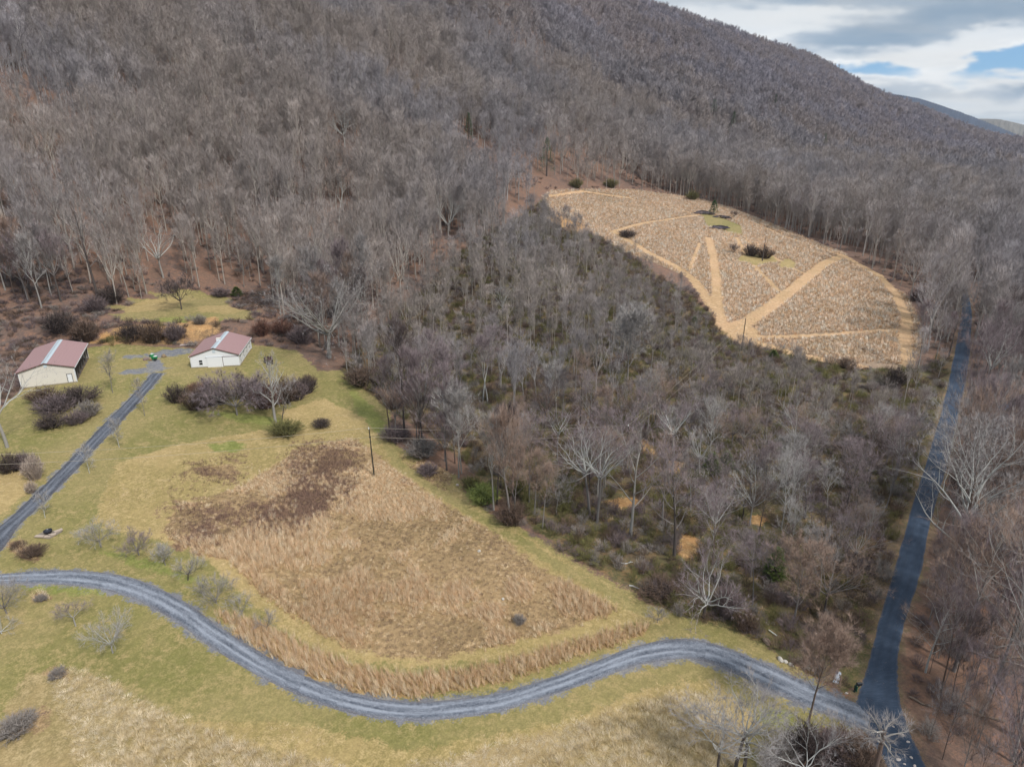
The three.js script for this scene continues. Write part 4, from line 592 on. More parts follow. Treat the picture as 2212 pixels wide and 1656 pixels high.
for (const [u, v, top, lab, s] of [[917, 874, 752, 'slender pale-trunked tree, leftmost of the tall clump by the track', 41], [958, 892, 768, 'slender crooked tree, second in the tall clump by the track', 42], [972, 888, 770, 'slender pale tree, third in the tall clump by the track', 43], [1043, 868, 735, 'tall twin-trunked pale tree at the right of the clump', 44], [1054, 872, 748, 'tall curved pale tree against its twin-trunked neighbour', 45]]) H(u, v, top, 'birch_tree', lab, s, { clear: 0.55, n: 9, spread: 0.55, crook: 0.16, bend: 0.09, twigs: 9, tl: 1.0, tw: 0.03, lim: 0.3, r: 0.2, sub: 5 }, 'pale', 'mauve', 'mid');
H(733, 487, 405, 'snag', 'bent white snag standing out on the hillside', 46, { clear: 0.5, n: 4, spread: 0.9, crook: 0.2, bend: 0.14, twigs: 2, lim: 0.25, r: 0.38, lean: [0.12, 0] }, 'pale', 'pale', 'pale');
H(968, 510, 418, 'sycamore_tree', 'pale broad tree fanning out above the thicket', 47, { ...SYC, fork: 0.3, n: 11, crook: 0.12, up: 0.1, twigs: 9 }, 'mid', 'pale', 'pale');
H(745, 320, 232, 'sycamore_tree', 'yellowish-white tree high on the left hillside', 48, { ...SYC, fork: 0.35, n: 9, twigs: 8, tw: 0.05 }, 'pale', 'pale', 'pale');
H(880, 625, 590, 'snag', 'white forked snag in the brush left of centre', 49, { fork: 0.5, n: 3, spread: 0.8, crook: 0.3, twigs: 1, r: 0.25 }, 'pale', 'pale', 'pale');
H(352, 600, 470, 'sycamore_tree', 'white-limbed tree at the top of the terrace', 50, { ...SYC, fork: 0.35, n: 9, twigs: 7 }, 'mid', 'grey', 'pale');
H(210, 640, 430, 'oak_tree', 'tall dark-trunked tree at the left end of the terrace', 51, { clear: 0.3, n: 14, spread: 0.9, crook: 0.2, twigs: 8, lim: 0.34, r: 0.42, sub: 5 }, 'dark', 'grey', 'grey');
H(1086, 690, 615, 'sycamore_tree', 'white-forked tree in the middle of the thicket', 52, { ...SYC, fork: 0.4, n: 7, spread: 0.55, twigs: 8 }, 'dark', 'grey', 'pale');
H(1356, 822, 700, 'maple_tree', 'rounded pale pinkish-grey tree below the field', 53, { clear: 0.25, n: 18, spread: 0.9, crook: 0.12, twigs: 15, tl: 1.0, tw: 0.042, lim: 0.36, sub: 6, sub2: 4, up: 0.1, r: 0.25 }, 'grey', 'pale', 'mid');
H(1204, 990, 868, 'sycamore_tree', 'white-limbed crooked tree over the upper thicket edge', 54, SYC, 'grey', 'mauve', 'pale');
H(1274, 1112, 915, 'sycamore_tree', 'big twisted white sycamore, left of the leaning pair', 55, { ...SYC, n: 7, lean: [-0.12, 0], r: 0.3, twigs: 7, sub: 6 }, 'grey', 'mauve', 'pale');
H(1290, 1128, 905, 'sycamore_tree', 'big twisted white sycamore, right of the leaning pair', 56, { ...SYC, n: 7, lean: [0.06, 0], r: 0.28, twigs: 7, sub: 6 }, 'grey', 'mauve', 'pale');
H(1362, 1160, 945, 'sycamore_tree', 'straight grey tree with long bare side limbs', 57, { clear: 0.3, n: 12, spread: 1.1, crook: 0.14, twigs: 7, lim: 0.34, r: 0.32, up: 0.1 }, 'mid', 'mauve', 'mid');
H(1452, 1030, 858, 'sycamore_tree', 'tall grey-white sycamore forking high below the field', 58, { ...SYC, fork: 0.62, n: 8, spread: 0.75, r: 0.34 }, 'mid', 'mauve', 'pale');
H(1456, 1208, 1010, 'oak_tree', 'dark-trunked tree right of the white sycamores', 59, { clear: 0.35, n: 12, spread: 0.95, crook: 0.22, twigs: 8, lim: 0.34, r: 0.3 }, 'dark', 'mauve', 'grey');
H(1520, 1334, 1195, 'sycamore_tree', 'low tangled tree with white crooked limbs near the drive', 60, { ...SYC, fork: 0.3, n: 8, spread: 1.1, crook: 0.3, twigs: 9, sub: 6, r: 0.24 }, 'dark', 'mauve', 'pale');
H(1746, 1563, 1395, 'maple_tree', 'slim tree with a hazy crown over the end of the drive', 61, { clear: 0.42, n: 18, spread: 0.75, crook: 0.12, twigs: 13, tl: 0.8, tw: 0.02, lim: 0.3, sub: 6, sub2: 4, r: 0.15, up: 0.1 }, 'brown', 'tan', 'grey');
H(1715, 1345, 1215, 'maple_tree', 'rounded greenish-grey tree in the brush by the road', 62, { clear: 0.3, n: 16, spread: 0.9, twigs: 13, tl: 0.8, tw: 0.026, lim: 0.34, sub: 5, r: 0.16 }, 'grey', 'tan', 'grey');
H(1605, 1668, 1490, 'sycamore_tree', 'gnarled white-limbed tree at the bottom edge, right stem', 63, { ...SYC, fork: 0.4, n: 6, spread: 0.9, crook: 0.3, twigs: 8, r: 0.22, lean: [0.12, 0] }, 'dark', 'grey', 'pale');
H(1588, 1662, 1470, 'sycamore_tree', 'gnarled white-limbed tree at the bottom edge, middle stem', 64, { ...SYC, fork: 0.5, n: 6, crook: 0.3, twigs: 8, r: 0.22 }, 'dark', 'grey', 'pale');
H(1552, 1672, 1520, 'sycamore_tree', 'gnarled white-limbed tree at the bottom edge, left stem', 65, { ...SYC, fork: 0.4, n: 7, crook: 0.28, twigs: 9, r: 0.18, lean: [-0.1, 0] }, 'dark', 'pale', 'pale');
H(1735, 1700, 1555, 'sycamore_tree', 'pale crooked tree in the brush left of the broken trunk', 66, { ...SYC, fork: 0.3, n: 7, spread: 1.1, crook: 0.3, twigs: 9, r: 0.14 }, 'grey', 'grey', 'pale');
H(1860, 1765, 1532, 'broken_tree', 'mossy trunk with snapped top leaning over the junction', 67, { fork: 0.82, n: 10, spread: 1.35, crook: 0.26, bend: 0.03, twigs: 4, tl: 0.7, tw: 0.02, r: 0.3, sub: 4, narrow: 1.05, lr: 0.4 }, 'brown', 'grey', 'mid');
H(2041, 1313, 990, 'sycamore_tree', 'huge tree with pale limbs reaching over the paved road', 68, { clear: 0.4, n: 22, spread: 0.95, crook: 0.2, twigs: 7, tl: 0.9, tw: 0.026, lim: 0.33, sub: 6, sub2: 4, up: 0.08, r: 0.5 }, 'brown', 'grey', 'pale');
H(2000, 1452, 1290, 'sycamore_tree', 'slim white-branched tree arching over the road bend', 69, { clear: 0.3, n: 12, spread: 1.0, crook: 0.24, twigs: 8, tl: 0.8, tw: 0.02, lim: 0.36, r: 0.14, lean: [-0.12, 0.05] }, 'pale', 'tan', 'pale');
H(2061, 1450, 1150, 'oak_tree', 'tall straight trunk right of the road bend', 70, { clear: 0.45, n: 14, spread: 0.8, twigs: 7, tl: 0.9, tw: 0.024, lim: 0.28, r: 0.26 }, 'grey', 'tan', 'mid');
H(2120, 1540, 1195, 'oak_tree', 'leaning pale trunk in the lower right litter', 71, { clear: 0.5, n: 13, spread: 0.8, twigs: 7, tl: 0.9, tw: 0.022, lim: 0.28, r: 0.24, lean: [0.08, 0] }, 'mid', 'tan', 'mid');
H(2188, 1645, 1200, 'oak_tree', 'thin pale tree at the bottom right corner', 72, { clear: 0.4, n: 14, spread: 0.75, twigs: 6, tl: 0.8, tw: 0.02, lim: 0.26, r: 0.17 }, 'mid', 'grey', 'pale');
H(2163, 1300, 1060, 'sycamore_tree', 'forked white tree near the right edge', 73, { ...SYC, fork: 0.55, n: 6, spread: 0.6, r: 0.24 }, 'mid', 'grey', 'pale');
H(2120, 862, 690, 'sycamore_tree', 'pale forked tree right of the far end of the road', 74, { ...SYC, fork: 0.45, n: 8, spread: 0.5, crook: 0.12, r: 0.26 }, 'dark', 'mauve', 'pale');
H(2135, 1000, 860, 'sycamore_tree', 'white-limbed tree in front of the side road', 75, { ...SYC, n: 7, r: 0.24 }, 'dark', 'grey', 'pale');
H(1935, 1035, 905, 'sycamore_tree', 'pale forked tree on the left bank of the paved road', 76, { ...SYC, fork: 0.5, n: 6, spread: 0.6, r: 0.22 }, 'grey', 'mauve', 'pale');
H(2050, 770, 690, 'oak_tree', 'dark tree between field corner and paved road', 77, { clear: 0.25, n: 13, spread: 0.9, twigs: 9, lim: 0.34, r: 0.25 }, 'dark', 'mauve', 'grey');
H(1586, 470, 455, 'orchard_tree', 'small round bare tree at the end of the log piles', 78, { fork: 0.25, n: 8, spread: 0.9, twigs: 5, tl: 0.9, tw: 0.04, r: 0.14 }, 'dark', 'dark');
H(1585, 548, 528, 'orchard_tree', 'small dark bush-like tree in the middle of the upper field', 79, { fork: 0.15, n: 9, spread: 0.7, twigs: 4, tl: 0.9, tw: 0.04, r: 0.12 }, 'dark', 'dark');
{ const [p, h] = hero(1647, 563, 512); const t = thing('snag', 'dead dark post-like trunk sticking up from the field shrub', 'dead tree', xyz(p)), mb = new MB(); mb.tube([[0, -0.3, 0], [0.1, h * 0.5, 0], [0.3, h, 0]], [0.28, 0.2, 0.08], 6); mesh('trunk', mb.geo(), bark.dark, t); const b = new MB(); b.tube([[0.15, h * 0.55, 0], [0.9, h * 0.75, 0.2]], [0.1, 0.03], 4); b.tube([[0.1, h * 0.4, 0], [-0.7, h * 0.55, 0]], [0.1, 0.03], 4); mesh('branches', b.geo(), bark.dark, t); }

// evergreens
const needle = std(C(56, 100, 48), 0.9, { side: THREE.DoubleSide }), needle2 = std(C(84, 98, 42), 0.9, { side: THREE.DoubleSide });
function evergreen(name, label, p, h, w, seed, mat, category = 'tree', low = 0.12) {
  const t = thing(name, label, category, xyz(p)), r = rng(seed), tk = new MB(), cr = new MB(); tk.tube([[0, -0.3, 0], [0, h * 0.55, 0.05], [0, h * 0.95, 0]], [h * 0.025, h * 0.015, 0.02], 6);
  const n = Math.round(120 * Math.min(4, h * w / 6) + 80);
  for (let k = 0; k < n; k++) { const y = h * mix(low, 0.98, r()), q = (1 - (y / h)) ** 0.7 * w * 0.5 * (0.75 + 0.5 * vn(y * 1.2 + seed, k % 7)), a = r() * 6.283, rr = q * Math.sqrt(0.25 + 0.75 * r()), cx = rr * Math.cos(a), cz = rr * Math.sin(a); for (let j = 0; j < 7; j++) { const d = nrm3([Math.cos(a) + 1.6 * (r() - 0.5), 0.4 + 1.2 * (r() - 0.5), Math.sin(a) + 1.6 * (r() - 0.5)]), l = 0.32 + 0.4 * r(); cr.blade([cx, y, cz], [cx + d[0] * l, y + d[1] * l, cz + d[2] * l], 0.16, nrm3([d[2], r() - 0.5, -d[0]]), nrm3([d[0], d[1] + 0.5, d[2]])); } }
  mesh('trunk', tk.geo(), bark.dark, t); mesh('crown', cr.geo(), mat, t); return t;
}
function E(u, v, top, wpx, name, label, seed, mat = needle, cat) { const [p, h] = hero(u, name === 'pine_tree' ? v + 14 : v, top), z = seen(p[0], p[1], p[2])[2]; const pine = name === 'pine_tree'; evergreen(name, label, p, h * (pine ? 1.45 : 1), wpx * z / FOC * (pine ? 1.7 : 1), seed, mat, cat); }
E(1181, 366, 322, 26, 'pine_tree', 'green pine standing beside the left end of the upper field', 1); E(1013, 292, 262, 14, 'pine_tree', 'small bright green pine on the middle hillside', 2); E(1539, 262, 233, 18, 'pine_tree', 'largest green pine on the right hillside', 3); E(1580, 292, 260, 12, 'pine_tree', 'slim green pine right of the largest hillside one', 4);
E(1776, 330, 304, 12, 'pine_tree', 'dark green pine farther right along the hillside', 5); E(1833, 332, 312, 10, 'pine_tree', 'small pine at the right end of the hillside pines', 6); E(1672, 232, 216, 8, 'pine_tree', 'tiny pine higher up the right hillside', 8);
E(1541, 464, 432, 25, 'juniper', 'dark green juniper between the log piles in the field', 9); E(1670, 778, 757, 26, 'juniper', 'olive juniper at the lower edge of the field', 10, needle2);
E(1070, 938, 898, 44, 'evergreen_shrub', 'olive green shrub at the foot of the thicket', 12, needle2, 'shrub'); E(1535, 1022, 978, 50, 'evergreen_shrub', 'left of two olive green shrubs in the right thicket', 13, needle2, 'shrub'); E(1568, 1012, 976, 40, 'evergreen_shrub', 'right of two olive green shrubs in the right thicket', 14, needle2, 'shrub'); E(512, 640, 620, 30, 'evergreen_shrub', 'yellow-green shrub at the right end of the terrace', 15, needle2, 'shrub'); E(1672, 1255, 1185, 50, 'evergreen_shrub', 'tall moss-green shrub in the lower right thicket', 16, needle2, 'shrub'); E(1500, 700, 684, 12, 'evergreen_shrub', 'small olive shrub left of the field path', 17, needle2, 'shrub');

// ---------------------------------------------------------------- the wood: trees one can tell apart, then the mass of it
const inView = (X, y, D, m = 120) => { const q = seen(X, y, D); return q && q[0] > -m && q[0] < 2212 + m && q[1] > -m - 60 && q[1] < 1656 + 220 ? q : null; };
const STYLE = [
  { h: 18, r: 0.26, clear: 0.42, n: 15, spread: 0.85, crook: 0.14, twigs: 8, lim: 0.3, sub: 5, tl: 1.1, tw: 0.04 }, { h: 20, r: 0.3, clear: 0.35, n: 16, spread: 0.8, crook: 0.16, twigs: 7, lim: 0.32, sub: 5, tl: 1.2, tw: 0.04 },
  { h: 17, r: 0.24, clear: 0.5, n: 12, spread: 0.7, crook: 0.12, twigs: 10, lim: 0.3, sub: 5, tl: 1.1, tw: 0.04 }, { h: 16, r: 0.28, fork: 0.4, n: 8, spread: 0.7, crook: 0.18, twigs: 9, sub: 5, tl: 1.0, tw: 0.04 },
  { h: 19, r: 0.3, fork: 0.35, n: 9, spread: 0.8, crook: 0.16, twigs: 8, sub: 6, tl: 1.1, tw: 0.04 }, { h: 12, r: 0.16, clear: 0.28, n: 14, spread: 0.9, crook: 0.2, twigs: 9, lim: 0.36, sub: 5, tl: 0.9, tw: 0.036 }];
const TALL = [
  { h: 19, r: 0.24, clear: 0.45, n: 13, spread: 0.6, crook: 0.11, twigs: 7, lim: 0.24, sub: 4, tl: 1.1, tw: 0.045, up: 0.13, rise: 0.5 }, { h: 21, r: 0.28, clear: 0.4, n: 15, spread: 0.6, crook: 0.13, twigs: 6, lim: 0.24, sub: 4, tl: 1.2, tw: 0.045, up: 0.12, rise: 0.5 },
  { h: 18, r: 0.22, clear: 0.52, n: 11, spread: 0.5, crook: 0.1, twigs: 8, lim: 0.24, sub: 4, tl: 1.1, tw: 0.045, up: 0.14, rise: 0.6 }, { h: 17, r: 0.26, fork: 0.48, n: 7, spread: 0.5, crook: 0.14, twigs: 7, sub: 5, tl: 1.0, tw: 0.045, up: 0.1, rise: 0.45 },
  { h: 19, r: 0.28, fork: 0.42, n: 8, spread: 0.6, crook: 0.14, twigs: 7, sub: 5, tl: 1.1, tw: 0.045, up: 0.1, rise: 0.4 }, { h: 14, r: 0.15, clear: 0.3, n: 13, spread: 0.65, crook: 0.15, twigs: 7, lim: 0.28, sub: 4, tl: 0.9, tw: 0.04, up: 0.1, rise: 0.4 }];
const PAL = [['grey', 'mauve', 'grey'], ['dark', 'tan', 'grey'], ['dark', 'dark', 'brown'], ['mid', 'grey', 'mid'], ['brown', 'mauve', 'mid'], ['mid', 'pale', 'pale'], ['dark', 'mauve', 'grey'], ['grey', 'tan', 'grey']];
const spots = [], R1 = rng(2024);
for (let D = 42; D < 4200;) { // jittered rows, wider apart with distance
  const gap = D < 160 ? 4.4 : D < 700 ? 4.3 : D < 1500 ? 4.9 : 6.3;
  for (let X = -0.92 * D - 25; X < 0.86 * D + 30; X += gap) {
    const x = X + (R1() - 0.5) * gap * 1.1, d = D + (R1() - 0.5) * gap * 1.1, k = R1(), k2 = R1();
    const s = sOf(x, d); if (s > 905 || d < 44 || (d < 82 && x < 40)) continue;
    const z = zoneAt(x, d); if (z !== Z.litter && z !== Z.thicket) continue;
    const qs = d < 260 ? seen(x, land(x, d), d) : null;
    if (d < 260 && (nearRoad(x, d, roadRows, d > 205 ? 0.4 : 1.5) || (nearRoad(x, d, sideRows, 2) || (qs && qs[0] > 2080 && qs[1] > 885 && qs[1] < 985 && k2 < 0.75)) || nearRoad(x, d, driveRows, 3))) continue;
    const q = seen(x, land(x, d) + 9, d); const qb = seen(x, land(x, d), d); if (qb && ((qb[0] < 330 && qb[1] > 668) || (qb[0] >= 330 && qb[0] < 590 && qb[1] > 622) || (qb[0] >= 590 && qb[0] < 690 && qb[1] > 690))) continue;
    if (!q || q[0] < -110 || q[0] > 2330 || q[1] < -90 || q[1] > 1900) continue;
    if (z === Z.thicket && k < 0.3 + 0.24 * (fbm(x * 0.02, d * 0.02, 2) > 0.52)) continue;
    if (z === Z.litter && x > 30 && d < 190 && k < 0.3) continue;                         // the open wood right of the road
    if (z === Z.litter && d < 300 && x < -20 && k < 0.4) continue;                         // thinner at the foot of the hill
    if (fbm(x * 0.012 + 40, d * 0.012, 2) < 0.37 && k < 0.7) continue;
    if (heroes.some((p) => p[2] > 300 ? d < p[2] + 5 && d > p[2] - (p[2] > 430 ? 50 : 38) && Math.abs(x - p[0] * d / p[2]) < 7 : x > 30 && p[0] > 38 && p[2] < 180 ? Math.abs(d - p[2]) < 3 && Math.abs(x - p[0]) < 2.5 : d < p[2] + 5 && d > p[2] - 12 && Math.abs(x - p[0]) < 5.5)) continue;
    if (d < 440 && d > 90 && x > 5) { const tp = seen(x, land(x, d) + 9, d); if (tp && tp[0] > 1150) { const bg = at(tp[0], tp[1]), bz = zoneAt(bg[0], bg[2]); if ((bz === Z.field || bz === Z.path) && k2 < 0.985) continue; } }
    spots.push({ x, d, z, k: k2, px: q[2], u: q[0], v: q[1] });
  }
  D += gap * 0.92;
}
spots.sort((a, b) => a.px - b.px);
const WOODS = [
  { test: (e) => e.x > 28 && e.z === Z.litter, name: 'bare_tree', label: 'bare grey-brown tree in the leafy wood right of the paved road', group: 'bare trees right of the paved road', max: 88, scale: 1 },
  { test: (e) => e.z === Z.thicket, name: 'bare_tree', label: 'bare mauve-grey tree in the thicket between meadow and upper field', group: 'bare trees of the thicket below the upper field', max: 115, scale: 0.6 },
  { test: (e) => e.x <= 28 && e.z === Z.litter, name: 'bare_tree', label: 'bare grey tree at the foot of the wooded hillside behind the barns', group: 'bare trees at the foot of the hillside', max: 48, scale: 1.0 }];
const models = WOODS.map((w, wi) => STYLE.map((st, k) => { const g = grow(500 + wi * 20 + k, { sides: 5, ...(wi === 2 ? TALL[k] : wi === 0 ? { ...TALL[k], r: TALL[k].r * (k % 2 ? 0.6 : 0.85), n: TALL[k].n + 2, spread: TALL[k].spread + 0.1 } : { ...st, twigs: st.twigs - 2 }), tw: wi === 0 ? 0.022 : wi === 1 ? 0.026 : 0.036, ...(wi === 1 ? { r: st.r * 0.9 } : {}) }); const br = new MB(); for (const l of g.limbs) { const o = br.p.length / 3; br.p.push(...l.p); br.n.push(...l.n); br.c.push(...l.c); for (const i of l.i) br.i.push(i + o); } return [g.trunk.geo(), br.geo(), g.crown.geo()]; }));
const rest = [];
for (const e of spots) {
  const wi = WOODS.findIndex((w) => w.test(e)), w = WOODS[wi];
  if (!w || w.max <= 0 || e.px > 420) { rest.push(e); continue; }
  w.max--; w.count = (w.count ?? 0) + 1;
  const st = Math.floor(e.k * 997) % STYLE.length, pal = PAL[Math.floor(e.k * 7919) % PAL.length], sc = w.scale * (wi === 1 && e.x > 40 && e.d > 135 ? 0.66 : 1) * (0.72 + 0.5 * ((e.k * 131) % 1));
  const t = thing(w.name, w.label, 'tree', place(e.x, e.d), e.k * 6283, w.group); t.scale.set(sc, sc * (0.9 + 0.2 * ((e.k * 53) % 1)), sc);
  mesh('trunk', models[wi][st][0], bark[pal[0]], t); mesh('branches', models[wi][st][1], bark[pal[2]], t); mesh('crown', models[wi][st][2], twig[pal[1]], t);
}
{ // thin young trees on the open litter right of the road
  const r = rng(88), young = [0, 1, 2].map((k) => { const g = grow(700 + k, { ...TALL[[0, 2, 5][k]], h: 10, r: 0.075, clear: 0.3, n: 12, sub: 3, sub2: 2, twigs: 5, tl: 0.8, tw: 0.016 }), br = new MB(); for (const l of g.limbs) { const o = br.p.length / 3; br.p.push(...l.p); br.n.push(...l.n); br.c.push(...l.c); for (const i of l.i) br.i.push(i + o); } return [g.trunk.geo(), br.geo(), g.crown.geo()]; });
  let n = 0;
  for (let D = 45; D < 120 && n < 80; D += 3.1) for (let X = 42; X < 0.95 * D + 6 && n < 80; X += 2.6) {
    const x = X + (r() - 0.5) * 2.6, d = D + (r() - 0.5) * 3, k = r(), k2 = r(); if (k < 0.35 || zoneAt(x, d) !== Z.litter || nearRoad(x, d, roadRows, 1.6)) continue;
    const q = seen(x, land(x, d) + 4, d); if (!q || q[0] > 2260 || q[1] > 1800) continue;
    const t = thing('bare_sapling', 'thin bare sapling on the leaf litter right of the paved road', 'sapling', place(x, d), k * 6.28, 'thin saplings right of the paved road'), sc = 0.5 + 0.7 * k2; t.scale.set(sc, sc, sc); n++;
    const m = young[n % 3], c = ['grey', 'mid', 'brown'][n % 3]; mesh('trunk', m[0], bark[c], t); mesh('branches', m[1], bark[c], t); mesh('crown', m[2], twig[['mauve', 'tan', 'grey'][n % 3]], t);
  }
  console.log('saplings', n);
}
{ // the rest of the wood
  const wood = new THREE.Group(); wood.name = 'bare_forest'; tag(wood, 'grey-mauve leafless forest covering the mountainside', 'forest', null, 'stuff'); scene.add(wood);
  const far = STYLE.map((st, k) => { const mk = (n, tw, tl, sub) => { const g = grow(800 + k, { ...TALL[k], n: Math.round(TALL[k].n * n), sub, sub2: 2, twigs: 6, tw, tl, sides: 4 }); return joined([[g.trunk, BARK.mid], ...g.limbs.map((l) => [l, BARK.mid.map((c) => c * 1.15)]), [g.crown, TWIG.grey.map((c) => c * 1.05)]]); }; return [mk(0.9, 0.034, 1.2, 4), mk(0.75, 0.075, 1.6, 3)]; });
  const lists = STYLE.map(() => [[], []]);
  for (const e of rest) {
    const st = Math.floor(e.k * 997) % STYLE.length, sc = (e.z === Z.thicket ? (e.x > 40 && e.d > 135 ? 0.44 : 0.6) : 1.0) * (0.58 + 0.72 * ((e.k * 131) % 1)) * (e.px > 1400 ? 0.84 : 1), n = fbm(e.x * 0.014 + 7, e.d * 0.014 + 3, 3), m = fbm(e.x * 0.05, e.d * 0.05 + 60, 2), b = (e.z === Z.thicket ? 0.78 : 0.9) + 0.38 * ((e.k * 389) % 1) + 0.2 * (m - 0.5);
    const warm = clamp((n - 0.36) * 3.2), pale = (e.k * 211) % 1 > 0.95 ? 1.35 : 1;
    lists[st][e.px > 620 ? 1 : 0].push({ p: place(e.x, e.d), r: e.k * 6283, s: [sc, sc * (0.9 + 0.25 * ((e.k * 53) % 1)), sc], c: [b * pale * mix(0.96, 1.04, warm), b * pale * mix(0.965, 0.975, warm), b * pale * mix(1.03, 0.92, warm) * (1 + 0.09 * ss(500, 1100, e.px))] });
  }
  const wm = new THREE.MeshStandardMaterial({ vertexColors: true, roughness: 1, side: THREE.DoubleSide });
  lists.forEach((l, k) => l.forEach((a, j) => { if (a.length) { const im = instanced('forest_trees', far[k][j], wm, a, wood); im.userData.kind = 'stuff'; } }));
  console.log('forest', rest.length, 'individual', spots.length - rest.length, WOODS.map((w) => w.count).join(' '), far.map((f) => f.map((g) => g.index.count / 3)).join(' '));
}

// ---------------------------------------------------------------- shrubs
const SHRUB = { dark: C(78, 66, 62), mauve: C(108, 94, 94), brown: C(96, 78, 66), olive: C(104, 100, 58), grey: C(132, 124, 118), pale: C(170, 154, 142), rust: C(106, 74, 62), green: C(118, 128, 66) };
const shrubMat = {}; for (const k in SHRUB) shrubMat[k] = std(SHRUB[k], 1, { side: THREE.DoubleSide });
function shrubGeo(seed, stems, wd, tw) { // about 1 m high and 1 m in radius
  const r = rng(seed), st = new MB(), cr = new MB();
  for (let k = 0; k < stems; k++) {
    const a = r() * 6.283, out = Math.sqrt(r()) * 1.0, h = (1 - 0.55 * out * out) * (0.7 + 0.4 * r()), x0 = 0.35 * out * Math.cos(a), z0 = 0.35 * out * Math.sin(a), x1 = out * Math.cos(a), z1 = out * Math.sin(a);
    const mx = mix(x0, x1, 0.5) + 0.1 * (r() - 0.5), mz = mix(z0, z1, 0.5) + 0.1 * (r() - 0.5); st.tube([[x0, -0.05, z0], [mx, h * 0.62, mz], [x1, h, z1]], [wd, wd * 0.7, wd * 0.25], 3);
    for (let j = 0; j < 9; j++) { const t = 0.25 + 0.75 * r(), bx = mix(x0, x1, t), bz = mix(z0, z1, t), by = h * (1 - (1 - t) ** 1.6), d = nrm3([(r() - 0.5) * 1.6 + x1 * 0.5, 0.35 + (r() - 0.4) * 1.1, (r() - 0.5) * 1.6 + z1 * 0.5]), l = 0.16 + 0.3 * r(); cr.blade([bx, by, bz], [bx + d[0] * l, by + d[1] * l, bz + d[2] * l], tw, nrm3([d[2], r() - 0.5, -d[0]]), nrm3([d[0] * 0.6, 0.9, d[2] * 0.6])); }
  }
  return [st.geo(), cr.geo(), st, cr];
}
const shrubModels = [0, 1, 2, 3].map((k) => shrubGeo(60 + k, 150, 0.012, 0.024));
const lab = (l) => /hedge/.test(l) && !/lane/.test(l);
function shrub(name, label, u, v, wpx, top, tone, group, category = 'shrub') {
  if (lab(label)) top = Math.min(top + 16, v - 20);
  const p = at(u, v), z = seen(p[0], p[1], p[2])[2], t = thing(name, label, category, xyz(p), (u * 7 + v) % 6.28, group), w = wpx * z / FOC / 2, h = Math.max(0.5, Math.min(tall(p, top), 6)), m = shrubModels[Math.round(u + v) % 4];
  t.scale.set(w, h, w * 0.85); mesh('stems', m[0], shrubMat[tone], t); mesh('twigs', m[1], shrubMat[tone], t); return t;
}
